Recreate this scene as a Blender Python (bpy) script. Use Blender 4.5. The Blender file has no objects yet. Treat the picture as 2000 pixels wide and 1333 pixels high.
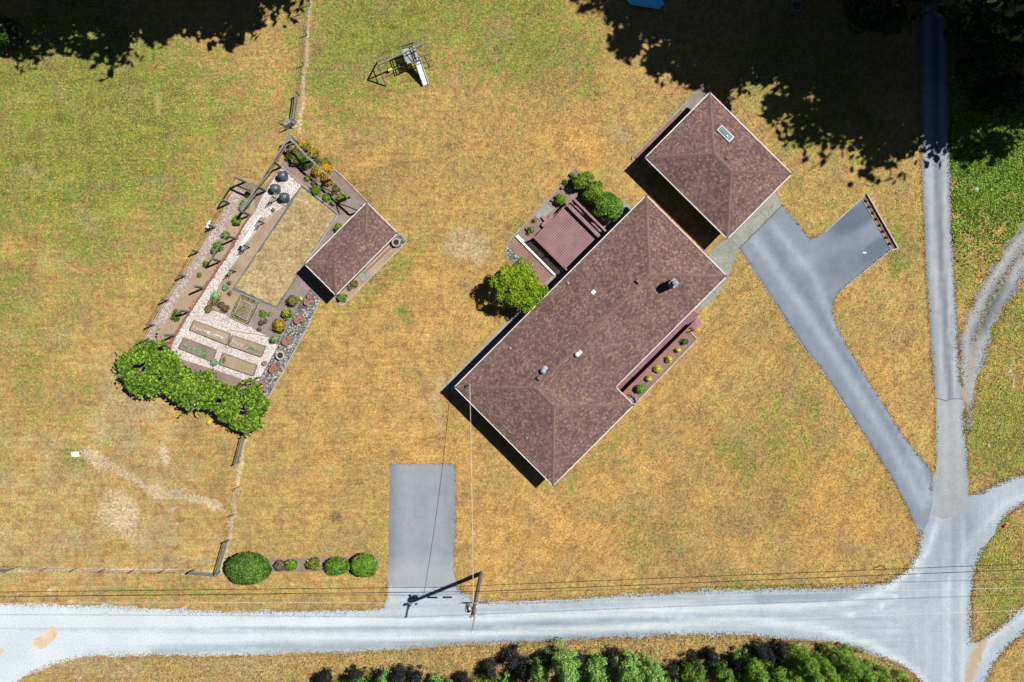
import bpy, math, random
import numpy as np
from mathutils import Vector, Matrix
from mathutils.geometry import delaunay_2d_cdt

# ------------------------------------------------------------------ camera, sky, sun, exposure
SC = bpy.context.scene
COL = SC.collection
CAMH = 72.0            # flying height in metres
PPM = 25.0             # photograph pixels per metre on the ground
cam_d = bpy.data.cameras.new('camera')
cam = bpy.data.objects.new('camera', cam_d); COL.objects.link(cam)
cam.location = (0, 0, CAMH); cam.rotation_euler = (0, 0, 0)
cam_d.sensor_width = 36.0; cam_d.lens = 32.4
cam_d.clip_start = 0.5; cam_d.clip_end = 3000
SC.camera = cam

SUN_EL = math.radians(61.6)
sdir = Vector((0.918, 0.396, 0)).normalized()          # horizontal direction towards the sun
to_sun = Vector((sdir.x*math.cos(SUN_EL), sdir.y*math.cos(SUN_EL), math.sin(SUN_EL)))
world = bpy.data.worlds.new('World'); SC.world = world; world.use_nodes = True
wn = world.node_tree.nodes; wl = world.node_tree.links
for n in list(wn): wn.remove(n)
sky = wn.new('ShaderNodeTexSky'); sky.sky_type = 'NISHITA'; sky.sun_disc = False
sky.sun_elevation = SUN_EL; sky.sun_rotation = math.atan2(sdir.x, sdir.y)
sky.air_density = 0.4; sky.dust_density = 0.2; sky.altitude = 100
bg = wn.new('ShaderNodeBackground'); bg.inputs['Strength'].default_value = 0.05
wo = wn.new('ShaderNodeOutputWorld')
wl.new(sky.outputs[0], bg.inputs[0]); wl.new(bg.outputs[0], wo.inputs[0])
sun_d = bpy.data.lights.new('sun', 'SUN'); sun_d.energy = 5.0; sun_d.angle = math.radians(0.5)
sun_d.color = (1.0, 0.955, 0.89)
sun = bpy.data.objects.new('sun', sun_d); COL.objects.link(sun)
sun.rotation_euler = to_sun.to_track_quat('Z', 'Y').to_euler(); sun.location = (60, 26, 120)
vs = SC.view_settings
SC.display_settings.display_device = 'sRGB'
vs.view_transform = 'Standard'; vs.look = 'None'; vs.exposure = 0.62; vs.gamma = 1.0
vs.use_curve_mapping = False
SC.render.engine = 'CYCLES'
SC.cycles.max_bounces = 5; SC.cycles.diffuse_bounces = 2; SC.cycles.transparent_max_bounces = 6

random.seed(11); RNG = np.random.default_rng(5)

# ------------------------------------------------------------------ helpers
def W(px, py, h=0.0):
    k = (1 - h/CAMH)/PPM
    return ((px-1000)*k, (666.5-py)*k)
def V(px, py, h=0.0, z=None):
    x, y = W(px, py, h); return Vector((x, y, h if z is None else z))
def wloc(o):
    v = Vector((0, 0, 0))
    while o is not None:
        v += o.location; o = o.parent
    return v
def props(o, label=None, cat=None, group=None, kind=None):
    if label: o['label'] = label
    if cat: o['category'] = cat
    if group: o['group'] = group
    if kind: o['kind'] = kind
    return o
def thing(name, label, cat, loc=(0, 0, 0), group=None):
    o = bpy.data.objects.new(name, None); COL.objects.link(o)
    o.empty_display_size = 0.2; o.location = loc
    return props(o, label, cat, group)
def link(name, me, m, parent=None, loc=None):
    o = bpy.data.objects.new(name, me); COL.objects.link(o)
    if m is not None and len(me.materials) == 0: me.materials.append(m)
    if parent is not None: o.parent = parent
    if loc is not None: o.location = loc
    return o
def copy_tree(o, parent=None):
    c = o.copy(); COL.objects.link(c); c.parent = parent
    for ch in list(KIDS.get(o.name, [])) or [x for x in o.children]:
        copy_tree(ch, c)
    return c
KIDS = {}

class MB:
    def __init__(s): s.v = []; s.f = []
    def add(s, vs_, fs):
        n = len(s.v); s.v += [tuple(p) for p in vs_]; s.f += [tuple(i+n for i in f) for f in fs]; return s
    def box(s, c, size, rz=0.0, rot=None):
        hx, hy, hz = size[0]/2, size[1]/2, size[2]/2
        R = rot if rot is not None else Matrix.Rotation(rz, 3, 'Z')
        pts = [Vector(c)+R@Vector((x*hx, y*hy, z*hz)) for z in (-1, 1) for x, y in ((-1, -1), (1, -1), (1, 1), (-1, 1))]
        return s.add(pts, [(3, 2, 1, 0), (4, 5, 6, 7), (0, 1, 5, 4), (1, 2, 6, 5), (2, 3, 7, 6), (3, 0, 4, 7)])
    def beam(s, a, b, w, h=None):
        h = h or w; a = Vector(a); b = Vector(b); d = b-a; L = d.length
        if L < 1e-6: return s
        z = d/L; up = Vector((0, 0, 1)) if abs(z.z) < .95 else Vector((1, 0, 0))
        x = z.cross(up).normalized(); y = x.cross(z)
        R = Matrix((x, y, z)).transposed()
        return s.box((a+b)/2, (w, h, L), rot=R)
    def tube(s, a, b, r0, r1=None, n=8, caps=True):
        r1 = r0 if r1 is None else r1; a = Vector(a); b = Vector(b); z = (b-a).normalized()
        up = Vector((0, 0, 1)) if abs(z.z) < .95 else Vector((1, 0, 0))
        x = z.cross(up).normalized(); y = z.cross(x)
        vs_ = [a+(x*math.cos(t)+y*math.sin(t))*r0 for t in [2*math.pi*i/n for i in range(n)]] + \
              [b+(x*math.cos(t)+y*math.sin(t))*r1 for t in [2*math.pi*i/n for i in range(n)]]
        fs = [(i, (i+1) % n, n+(i+1) % n, n+i) for i in range(n)]
        if caps: fs += [tuple(range(n-1, -1, -1)), tuple(range(n, 2*n))]
        return s.add(vs_, fs)
    def path(s, pts, r, n=5):
        for a, b in zip(pts[:-1], pts[1:]): s.tube(a, b, r, n=n, caps=False)
        return s
    def lathe(s, prof, c=(0, 0, 0), n=14, close=True):
        vs_ = []; fs = []
        for r, z in prof:
            for i in range(n):
                t = 2*math.pi*i/n; vs_.append((c[0]+r*math.cos(t), c[1]+r*math.sin(t), c[2]+z))
        for k in range(len(prof)-1):
            for i in range(n):
                j = (i+1) % n; fs.append((k*n+i, k*n+j, (k+1)*n+j, (k+1)*n+i))
        if close:
            fs.append(tuple(range(n-1, -1, -1))); fs.append(tuple((len(prof)-1)*n+i for i in range(n)))
        return s.add(vs_, fs)
    def prism(s, pts, z0, z1):
        if sum(pts[i][0]*pts[(i+1) % len(pts)][1]-pts[(i+1) % len(pts)][0]*pts[i][1] for i in range(len(pts))) < 0: pts = pts[::-1]
        n = len(pts)
        return s.add([(p[0], p[1], z0) for p in pts]+[(p[0], p[1], z1) for p in pts],
                     [tuple(range(n-1, -1, -1)), tuple(range(n, 2*n))]+[(i, (i+1) % n, n+(i+1) % n, n+i) for i in range(n)])
    def build(s, name, m, parent=None, label=None, cat=None, group=None, kind=None, loc=None, smooth=False):
        off = wloc(parent) if parent is not None else Vector((0, 0, 0))
        if loc is not None and parent is None: off = Vector(loc)
        me = bpy.data.meshes.new(name)
        me.from_pydata([(p[0]-off.x, p[1]-off.y, p[2]-off.z) for p in s.v], [], s.f)
        if smooth: me.polygons.foreach_set('use_smooth', [True]*len(me.polygons))
        o = link(name, me, m, parent, loc if parent is None else None)
        return props(o, label, cat, group, kind)

# ------------------------------------------------------------------ materials
def nodes(name, rough=0.9, spec=0.2):
    m = bpy.data.materials.new(name); m.use_nodes = True
    nt = m.node_tree; b = nt.nodes['Principled BSDF']
    b.inputs['Roughness'].default_value = rough; b.inputs['Specular IOR Level'].default_value = spec
    return m, nt, b
def N(nt, t, **kw):
    n = nt.nodes.new(t)
    for k, v in kw.items(): setattr(n, k, v)
    return n
def noise(nt, vec, scale, detail=4, rough=.6, dim='3D'):
    n = N(nt, 'ShaderNodeTexNoise'); n.inputs['Scale'].default_value = scale
    n.inputs['Detail'].default_value = detail; n.inputs['Roughness'].default_value = rough
    nt.links.new(vec, n.inputs['Vector']); return n.outputs['Fac']
def ramp(nt, fac, stops, interp='LINEAR'):
    r = N(nt, 'ShaderNodeValToRGB'); cr = r.color_ramp; cr.interpolation = interp
    while len(cr.elements) < len(stops): cr.elements.new(0.5)
    for e, (p, c) in zip(cr.elements, stops):
        e.position = p; e.color = (c[0], c[1], c[2], 1) if hasattr(c, '__len__') else (c, c, c, 1)
    nt.links.new(fac, r.inputs[0]); return r.outputs[0]
def mix(nt, fac, a, b, mode='MIX'):
    n = N(nt, 'ShaderNodeMix', data_type='RGBA', blend_type=mode)
    n.clamp_result = False
    for s_, v in ((0, fac), (6, a), (7, b)):
        if isinstance(v, (int, float)): n.inputs[s_].default_value = v if s_ == 0 else (v, v, v, 1)
        elif isinstance(v, tuple): n.inputs[s_].default_value = (v[0], v[1], v[2], 1)
        else: nt.links.new(v, n.inputs[s_])
    return n.outputs[2]
def mth(nt, op, a, b=None, c=None, clamp=False):
    n = N(nt, 'ShaderNodeMath', operation=op); n.use_clamp = clamp
    for i, v in enumerate((a, b, c)):
        if v is None: continue
        if isinstance(v, (int, float)): n.inputs[i].default_value = v
        else: nt.links.new(v, n.inputs[i])
    return n.outputs[0]
def pos(nt, scale=(1, 1, 1), rot=0.0):
    g = N(nt, 'ShaderNodeNewGeometry'); mp = N(nt, 'ShaderNodeMapping')
    mp.inputs['Scale'].default_value = scale; mp.inputs['Rotation'].default_value = (0, 0, rot)
    if rot:
        mr = N(nt, 'ShaderNodeMapping'); mr.inputs['Rotation'].default_value = (0, 0, rot); mp.inputs['Rotation'].default_value = (0, 0, 0)
        nt.links.new(g.outputs['Position'], mr.inputs['Vector']); nt.links.new(mr.outputs[0], mp.inputs['Vector'])
    else: nt.links.new(g.outputs['Position'], mp.inputs['Vector'])
    return mp.outputs[0]
def bump(nt, b, h, dist=0.03, strength=1.0):
    n = N(nt, 'ShaderNodeBump'); n.inputs['Distance'].default_value = dist; n.inputs['Strength'].default_value = strength
    nt.links.new(h, n.inputs['Height']); nt.links.new(n.outputs[0], b.inputs['Normal'])
def pm(name, lo, hi, scale=6, rough=.85, bmp=0.0, spec=.2, metal=0.0, stretch=(1, 1, 1), rot=0.0, big=None):
    """two-tone procedural surface; noise in world space"""
    m, nt, b = nodes(name, rough, spec); b.inputs['Metallic'].default_value = metal
    p = pos(nt, stretch, rot); f = noise(nt, p, scale, 5, .65)
    c = ramp(nt, f, [(0.3, lo), (0.7, hi)])
    f2 = noise(nt, pos(nt), big or scale*0.15, 3, .5)
    c = mix(nt, 1.0, c, ramp(nt, f2, [(0.3, .82), (0.7, 1.12)]), 'MULTIPLY')
    nt.links.new(c, b.inputs['Base Color'])
    if bmp: bump(nt, b, f, bmp)
    return m
def stones(name, cols, scale, rough=.9, bmp=0.02, dark=.45, patch=.25):
    """loose stones: one tone per cell, darker joints"""
    m, nt, b = nodes(name, rough, .25); p = pos(nt)
    v = N(nt, 'ShaderNodeTexVoronoi'); v.inputs['Scale'].default_value = scale; nt.links.new(p, v.inputs['Vector'])
    sp = N(nt, 'ShaderNodeSeparateColor'); nt.links.new(v.outputs['Color'], sp.inputs[0])
    st = [(i/(len(cols)), c) for i, c in enumerate(cols)]
    c = ramp(nt, sp.outputs[0], st, 'CONSTANT')
    e = ramp(nt, v.outputs['Distance'], [(0.25, 1.0), (0.75, dark)])
    c = mix(nt, 1.0, c, e, 'MULTIPLY')
    f = noise(nt, p, .7, 3); c = mix(nt, 1.0, c, ramp(nt, f, [(0.3, 1-patch), (0.7, 1+patch)]), 'MULTIPLY')
    nt.links.new(c, b.inputs['Base Color']); bump(nt, b, mth(nt, 'SUBTRACT', 1.0, v.outputs['Distance']), bmp)
    return m
def leafm(name, dark, mid, light, trans=.25, patchs=1.2):
    m = bpy.data.materials.new(name); m.use_nodes = True; nt = m.node_tree
    b = nt.nodes['Principled BSDF']; b.inputs['Roughness'].default_value = .55; b.inputs['Specular IOR Level'].default_value = .25
    g = N(nt, 'ShaderNodeNewGeometry')
    c = ramp(nt, g.outputs['Random Per Island'], [(0.0, dark), (0.5, mid), (1.0, light)])
    f = noise(nt, pos(nt), patchs, 3); c = mix(nt, 1.0, c, ramp(nt, f, [(0.3, .7), (0.7, 1.25)]), 'MULTIPLY')
    nt.links.new(c, b.inputs['Base Color'])
    t = N(nt, 'ShaderNodeBsdfTranslucent'); nt.links.new(c, t.inputs[0])
    mx = N(nt, 'ShaderNodeMixShader'); mx.inputs[0].default_value = trans
    nt.links.new(b.outputs[0], mx.inputs[1]); nt.links.new(t.outputs[0], mx.inputs[2])
    nt.links.new(mx.outputs[0], nt.nodes['Material Output'].inputs[0])
    return m

M = {}
M['white_metal'] = pm('white_metal', (.42, .42, .42), (.52, .52, .51), 3, .5)
M['wall'] = pm('painted_siding', (.11, .075, .06), (.15, .10, .085), 2, .8)
M['soffit'] = pm('soffit', (.3, .28, .25), (.36, .33, .3), 2, .8)
M['deck'] = pm('stained_deck_wood', (.165, .09, .102), (.245, .14, .155), 9, .7, .004, stretch=(1, 1, 1))
M['deck2'] = pm('stained_rail_wood', (.15, .062, .06), (.22, .10, .10), 9, .7, .004)
M['redwood'] = pm('reddish_wood', (.16, .07, .045), (.26, .13, .09), 7, .8, .004)
M['greywood'] = pm('weathered_grey_wood', (.10, .10, .085), (.21, .205, .18), 10, .9, .006)
M['polewood'] = pm('pole_wood', (.13, .11, .10), (.24, .21, .19), 8, .9, .006)
M['concrete'] = pm('concrete', (.15, .155, .14), (.24, .245, .225), 5, .9, .006, big=.9)
M['palecon'] = pm('pale_concrete', (.26, .25, .22), (.36, .34, .3), 5, .9, .005)
M['whitecon'] = pm('white_painted_concrete', (.5, .5, .49), (.6, .6, .58), 5, .8)
M['pinkcurb'] = pm('garden_kerb', (.26, .21, .20), (.36, .3, .29), 6, .9, .004)
M['dirt'] = pm('garden_soil', (.20, .145, .10), (.30, .23, .165), 9, .95, .02, big=.8)
M['soil2'] = pm('mauve_soil', (.13, .09, .078), (.225, .165, .145), 10, .95, .02, big=.9)
M['mulch'] = pm('bark_mulch', (.09, .045, .035), (.22, .13, .11), 14, .95, .03, big=1.5)
M['redmulch'] = pm('pink_bark', (.13, .075, .06), (.24, .15, .13), 12, .95, .03, big=1.0)
M['pavers'] = pm('paver_brown', (.15, .12, .11), (.21, .17, .16), 6, .9, .004)
M['whitegravel'] = stones('white_stone_gravel', [(.46, .42, .40), (.36, .29, .27), (.52, .5, .48), (.42, .36, .33), (.55, .53, .51), (.45, .4, .38), (.33, .25, .23), (.5, .47, .46)], 11, .85, .02, .65, .12)
M['pinkgravel'] = stones('pinkish_gravel', [(.34, .27, .24), (.26, .2, .18), (.38, .33, .3), (.3, .22, .2), (.42, .37, .34)], 11, .9, .02, .6, .15)
M['greygravel'] = stones('grey_stone_gravel', [(.1, .105, .105), (.2, .2, .19), (.07, .075, .08), (.26, .25, .24), (.13, .135, .13), (.42, .4, .37), (.09, .095, .1)], 10, .9, .03, .5, .15)
M['terracotta'] = pm('terracotta', (.2, .085, .06), (.3, .14, .11), 8, .85)
M['potgrey'] = pm('grey_pot', (.14, .11, .11), (.22, .18, .175), 8, .85)
M['potsoil'] = pm('pot_soil', (.16, .08, .06), (.24, .13, .10), 12, .95)
M['darksoil'] = pm('dark_soil', (.03, .025, .02), (.07, .055, .045), 12, .95)
M['plastic_black'] = pm('black_plastic', (.03, .045, .055), (.05, .07, .085), 3, .38, 0, .5)
M['steel'] = pm('galvanised_steel', (.2, .24, .26), (.3, .34, .36), 4, .5, 0, .5, .2)
M['darkmetal'] = pm('dark_metal', (.02, .02, .022), (.035, .035, .04), 6, .6)
M['chimney'] = pm('chimney_metal', (.13, .14, .145), (.2, .21, .215), 5, .5, 0, .5)
M['brownmetal'] = pm('brown_vent_metal', (.12, .065, .06), (.16, .09, .085), 4, .7)
M['wire'] = pm('pale_wire', (.42, .4, .36), (.5, .48, .44), 5, .6)
M['cable'] = pm('black_cable', (.012, .012, .014), (.02, .02, .022), 5, .6)
M['bluetarp'] = pm('blue_tarp', (.08, .5, .85), (.1, .55, .9), 2, .5, 0, .4)
M['white_plastic'] = pm('white_plastic', (.55, .56, .57), (.65, .65, .65), 4, .45, 0, .4)
M['edging'] = pm('dark_blue_edging', (.06, .075, .085), (.10, .115, .125), 8, .8)
M['glass'] = pm('dark_glass', (.02, .03, .035), (.035, .045, .05), 1, .08, 0, .8)
M['dome'] = pm('skylight_dome', (.10, .15, .17), (.18, .24, .26), 3, .08, 0, .9)
M['water'] = pm('dark_water', (.03, .02, .012), (.05, .035, .02), 5, .1, 0, .5)
M['bark'] = pm('tree_bark', (.05, .035, .025), (.11, .085, .065), 9, .95, .02)
M['sand'] = pm('orange_sand', (.38, .29, .2), (.46, .35, .25), 6, .95, .01)
M['lettuce'] = leafm('lettuce', (.10, .24, .07), (.16, .34, .13), (.26, .44, .22))
M['leaf_maple'] = leafm('maple_leaf', (.06, .13, .004), (.18, .29, .006), (.33, .44, .01), .2)
M['leaf_hedge'] = leafm('hedge_leaf', (.035, .085, .01), (.075, .15, .02), (.13, .23, .035), .2)
M['leaf_hedge2'] = leafm('bright_hedge_leaf', (.05, .13, .012), (.11, .23, .02), (.2, .34, .04), .2)
M['leaf_olive'] = leafm('olive_leaf', (.07, .08, .015), (.15, .17, .03), (.24, .26, .05), .2)
M['leaf_yellow'] = leafm('yellow_leaf', (.36, .33, .02), (.58, .54, .05), (.7, .68, .12), .2)
M['leaf_vine'] = leafm('vine_leaf', (.01, .03, .003), (.075, .155, .008), (.22, .36, .025), .15, 1.0)
M['leaf_shrub'] = leafm('shrub_leaf', (.07, .13, .012), (.15, .25, .02), (.25, .38, .03), .25)
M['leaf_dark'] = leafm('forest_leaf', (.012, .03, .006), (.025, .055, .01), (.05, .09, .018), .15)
M['leaf_conifer'] = leafm('conifer_spray', (.045, .13, .015), (.15, .30, .05), (.30, .48, .12), .1)
M['leaf_conifer2'] = leafm('deep_conifer_spray', (.04, .11, .008), (.11, .22, .016), (.22, .36, .04), .15)
M['leaf_mint'] = leafm('mint_leaf', (.09, .22, .09), (.16, .34, .17), (.26, .45, .26), .2)
M['fl_orange'] = leafm('orange_petals', (.55, .22, .005), (.68, .34, .005), (.75, .46, .01), .2)
M['fl_magenta'] = leafm('magenta_petals', (.2, .03, .08), (.34, .08, .16), (.5, .2, .28), .2)
M['fl_red'] = leafm('red_petals', (.35, .06, .03), (.5, .12, .06), (.6, .25, .12), .2)
M['fl_yellow'] = leafm('yellow_petals', (.55, .48, .02), (.66, .58, .02), (.75, .7, .15), .2)
M['shade_leaf'] = leafm('shade_standin_leaf', (.006, .007, .008), (.012, .013, .014), (.022, .024, .02), .05)  # near-black leaf tone standing in for shadow on the bottom verge
M['brownleaf'] = leafm('brown_leaf', (.08, .05, .035), (.15, .10, .07), (.22, .17, .10), .2)

# ------------------------------------------------------------------ numpy meshes
def quads_mesh(name, P, m, attrs=None):
    """P: (n,4,3) separate quads"""
    n = len(P); me = bpy.data.meshes.new(name)
    me.vertices.add(4*n); me.vertices.foreach_set('co', P.reshape(-1).astype(np.float32))
    me.loops.add(4*n); me.loops.foreach_set('vertex_index', np.arange(4*n, dtype=np.int32))
    me.polygons.add(n); me.polygons.foreach_set('loop_start', np.arange(0, 4*n, 4, dtype=np.int32))
    try: me.polygons.foreach_set('loop_total', np.full(n, 4, dtype=np.int32))
    except Exception: pass
    if attrs:
        for k, a in attrs.items():
            at = me.attributes.new(k, 'FLOAT_COLOR', 'POINT'); at.data.foreach_set('color', a.reshape(-1).astype(np.float32))
    me.update(); me.materials.append(m); return me
def unit(a): return a/np.maximum(np.linalg.norm(a, axis=1, keepdims=True), 1e-6)
def leaf_quads(C, nrm, size, aspect=.55, flat=.6):
    n = len(C); r = RNG.normal(size=(n, 3)); nn = unit(nrm+flat*RNG.normal(size=(n, 3)))
    t = unit(np.cross(nn, r)); b = np.cross(nn, t)
    s = np.asarray(size).reshape(-1, 1)*RNG.uniform(.7, 1.3, (n, 1))
    return np.stack([C-t*s, C-b*s*aspect, C+t*s, C+b*s*aspect], 1)
def shell(n, c, r, lump=.12, zmin=-.35, depth=.14):
    d = unit(RNG.normal(size=(int(n*1.8)+8, 3))); d = d[d[:, 2] > zmin][:n]
    q = np.zeros(len(d))
    for k in range(5):
        w = RNG.normal(size=3)*3.2; q += np.cos(d@w+RNG.uniform(0, 6))
    rad = 1+lump*q/2.2-np.abs(RNG.normal(size=len(d)))*depth
    return np.array(c)+d*rad[:, None]*np.array(r), d
def leaf_obj(name, C, D, size, m, parent=None, aspect=.55, flat=.6, **pr):
    off = np.array(wloc(parent)) if parent is not None else np.zeros(3)
    loc = None
    if parent is None:
        loc = Vector((float(C[:, 0].mean()), float(C[:, 1].mean()), 0.0)); off = np.array(loc)
    me = quads_mesh(name, leaf_quads(C-off, D, size, aspect, flat), m)
    o = bpy.data.objects.new(name, me); COL.objects.link(o)
    if parent is not None: o.parent = parent
    else: o.location = loc
    return props(o, **pr)

def resample(pts, step):
    out = []
    for (x0, y0), (x1, y1) in zip(pts, pts[1:]+pts[:1]):
        L = math.hypot(x1-x0, y1-y0); k = max(1, int(L/step))
        out += [(x0+(x1-x0)*i/k, y0+(y1-y0)*i/k) for i in range(k)]
    return out
def chaikin(pts, it=1):
    for _ in range(it):
        o = []
        for (x0, y0), (x1, y1) in zip(pts, pts[1:]+pts[:1]):
            o += [(x0*.75+x1*.25, y0*.75+y1*.25), (x0*.25+x1*.75, y0*.25+y1*.75)]
        pts = o
    return pts
def ragged(pts, amp, step=.2):
    """outline in metres with an uneven edge"""
    q = resample(pts, step); n = len(q); out = []
    ph = [random.uniform(0, 6) for _ in range(3)]; s = 0
    for i, (x, y) in enumerate(q):
        a = q[i-1]; b = q[(i+1) % n]; tx, ty = b[0]-a[0], b[1]-a[1]; L = math.hypot(tx, ty) or 1
        s += step
        d = amp*(.45*math.sin(s*1.1+ph[0])+.35*math.sin(s*3.1+ph[1])+random.uniform(-.5, .5))
        out.append((x-ty/L*d, y+tx/L*d))
    return out
def pip(X, Y, poly):
    ins = np.zeros(X.shape, bool); n = len(poly)
    for i in range(n):
        x0, y0 = poly[i]; x1, y1 = poly[(i+1) % n]
        if y0 == y1: continue
        c = ((y0 > Y) != (y1 > Y)) & (X < (x1-x0)*(Y-y0)/(y1-y0)+x0); ins ^= c
    return ins
def seg_dist(X, Y, line):
    d = np.full(X.shape, 1e9)
    for (x0, y0), (x1, y1) in zip(line[:-1], line[1:]):
        L2 = (x1-x0)**2+(y1-y0)**2; t = np.clip(((X-x0)*(x1-x0)+(Y-y0)*(y1-y0))/L2, 0, 1)
        d = np.minimum(d, np.hypot(X-x0-t*(x1-x0), Y-y0-t*(y1-y0)))
    return d
EXCL = []       # outlines (metres) where no lawn grows
def sheet(name, pxpts, z, m, amp=0.0, step=.25, fn=None, grid=.4, smooth=0, excl=True, label=None, kind='structure', **kw):
    """flat ground sheet with its outline in photo pixels (ground level)"""
    pts = [W(*p) for p in pxpts]
    if smooth: pts = chaikin(pts, smooth)
    if amp: pts = ragged(pts, amp, step)
    if excl: EXCL.append(pts)
    me = bpy.data.meshes.new(name)
    if fn is None and False: pass
    vc = [Vector(p) for p in pts]
    if fn is not None:
        A = np.array(pts); xs = np.arange(A[:, 0].min(), A[:, 0].max(), grid); ys = np.arange(A[:, 1].min(), A[:, 1].max(), grid)
        X, Y = np.meshgrid(xs, ys); X = X.ravel()+RNG.uniform(-.05, .05, X.size); Y = Y.ravel()+RNG.uniform(-.05, .05, Y.size)
        k = pip(X, Y, pts); vc += [Vector((float(a), float(b))) for a, b in zip(X[k], Y[k])]
    res = delaunay_2d_cdt(vc, [], [list(range(len(pts)))], 1, 1e-5)
    vv, ff = res[0], res[2]
    me.from_pydata([(v.x, v.y, z) for v in vv], [], [tuple(f) for f in ff])
    if len(me.polygons) and me.polygons[0].normal.z < 0: me.flip_normals()
    if fn is not None:
        X = np.array([v.x for v in vv]); Y = np.array([v.y for v in vv])
        at = me.attributes.new('tone', 'FLOAT_COLOR', 'POINT'); at.data.foreach_set('color', fn(X*PPM+1000, 666.5-Y*PPM).reshape(-1).astype(np.float32))
    o = link(name, me, m); return props(o, label, kind=kind, **kw)
def slab(name, pxpts, z0, z1, m, parent=None, excl=False, **kw):
    pts = [W(*p) for p in pxpts]
    if excl: EXCL.append(pts)
    b = MB(); b.prism(pts, z0, z1); return b.build(name, m, parent, **kw)
def strip_line(mb, pxpts, w, z0, z1):
    """kerb or board of constant width along a pixel polyline"""
    P = [Vector(W(*p)) for p in pxpts]
    for a, b in zip(P[:-1], P[1:]):
        d = (b-a).normalized(); n = Vector((-d.y, d.x))*w/2
        mb.prism([tuple(a-n), tuple(b-n), tuple(b+n), tuple(a+n)], z0, z1)
    return mb
# ------------------------------------------------------------------ ground
def vnoise(X, Y, s, seed):
    r = np.random.default_rng(seed); q = np.zeros(X.shape)
    for k in range(6):
        a = r.uniform(0, 6.28); f = s*r.uniform(.6, 1.7); q += np.sin((X*np.cos(a)+Y*np.sin(a))*f+r.uniform(0, 6.28)+1.3*np.sin((X*np.sin(a)-Y*np.cos(a))*f*.7))
    return q/6
def blob(X, Y, cx, cy, rx, ry, ang=0, soft=.45):
    c, s = math.cos(math.radians(ang)), math.sin(math.radians(ang))
    u = ((X-cx)*c+(Y-cy)*s)/rx; v = (-(X-cx)*s+(Y-cy)*c)/ry
    d = np.hypot(u, v); t = np.clip((1+soft-d)/(2*soft), 0, 1); return t*t*(3-2*t)
GREEN = [(120, 250, 340, 240, 0, .9), (60, 560, 150, 200, 0, .45), (260, 420, 180, 120, -35, .55), (880, 50, 300, 130, 0, .85), (700, 160, 110, 80, 0, .5), (1080, 160, 110, 60, 0, .3),
         (640, 60, 60, 160, 0, .6), (100, 760, 120, 120, 0, .3), (1950, 300, 90, 100, 0, 1.2), (300, 200, 330, 120, 0, .35), (800, 615, 26, 16, 40, 1.0), (1560, 130, 170, 90, 0, .5), (1640, 260, 120, 60, 0, .5), (1620, 420, 60, 60, 0, .3),
         (1950, 290, 110, 120, 0, 1.1), (1940, 700, 80, 200, 0, .55), (1960, 850, 90, 100, 0, .6), (1950, 1120, 60, 130, 0, .6), (1990, 620, 60, 60, 0, .6),
         (1890, 560, 40, 60, 0, .6), (1760, 470, 40, 80, 0, .3), (1440, 880, 60, 45, 30, .55), (1560, 880, 90, 90, 0, .45), (1250, 1040, 90, 50, 0, .45), (1700, 960, 70, 90, 0, .45), (1190, 880, 60, 40, 0, .3), (1400, 830, 70, 60, 0, .3), (1560, 1010, 50, 30, 0, .3), (1510, 1140, 90, 20, 0, .5), (1740, 1020, 60, 60, 0, .4),
         (1255, 900, 60, 50, 0, .25), (1540, 800, 90, 70, 0, .25), (760, 190, 150, 70, 0, .35), (330, 1160, 160, 12, 0, .4), (60, 1120, 80, 20, 0, .2), (180, 740, 60, 40, 0, .3),
         (150, 900, 30, 30, 0, .7), (222, 850, 40, 30, 0, .5), (740, 560, 110, 26, -45, .5), (800, 480, 14, 30, 0, .4), (1400, 640, 22, 60, 30, .5), (1160, 900, 130, 12, -45, .45), (1000, 450, 50, 14, -48, .45),
         (1120, 400, 100, 20, -45, .3), (1240, 900, 60, 16, -45, .4), (1580, 440, 30, 14, 0, .45), (1750, 505, 14, 40, 0, .6), (1820, 480, 9, 160, -3, .35), (1640, 800, 8, 240, -32, .3), (1345, 250, 110, 10, -45, .5), (1550, 370, 20, 16, 0, .6)]
ORANGE = [(1640, 980, 160, 120, 0, .5), (1000, 760, 480, 420, 0, .42), (700, 700, 230, 330, 10, .42), (1010, 350, 330, 180, 10, .38), (1650, 720, 120, 240, -20, .4), (1450, 850, 230, 260, 0, .3), (1130, 280, 70, 60, 20, .75), (1010, 380, 120, 90, 0, .35), (830, 650, 90, 140, 0, .45), (900, 560, 60, 60, 0, .3), (1000, 1040, 160, 90, 0, .75), (930, 1080, 50, 80, 0, .7), (1160, 1020, 110, 100, 20, .6),
          (1280, 960, 90, 60, 0, .4), (1360, 760, 90, 90, 0, .35), (1590, 640, 60, 110, 40, .35), (1700, 700, 50, 110, -25, .45), (1690, 1010, 120, 60, 0, .7), (1560, 930, 90, 60, 0, .4), (640, 900, 110, 120, 0, .35),
          (600, 730, 60, 80, 0, .45), (1520, 720, 30, 60, 0, .5), (560, 480, 200, 200, 0, .0), (700, 330, 60, 40, 0, .35), (1080, 1080, 260, 40, 0, .5), (1760, 640, 40, 80, 0, .3), (1430, 1080, 200, 40, 0, .3), (1200, 1120, 200, 20, 0, .5)]
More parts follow.
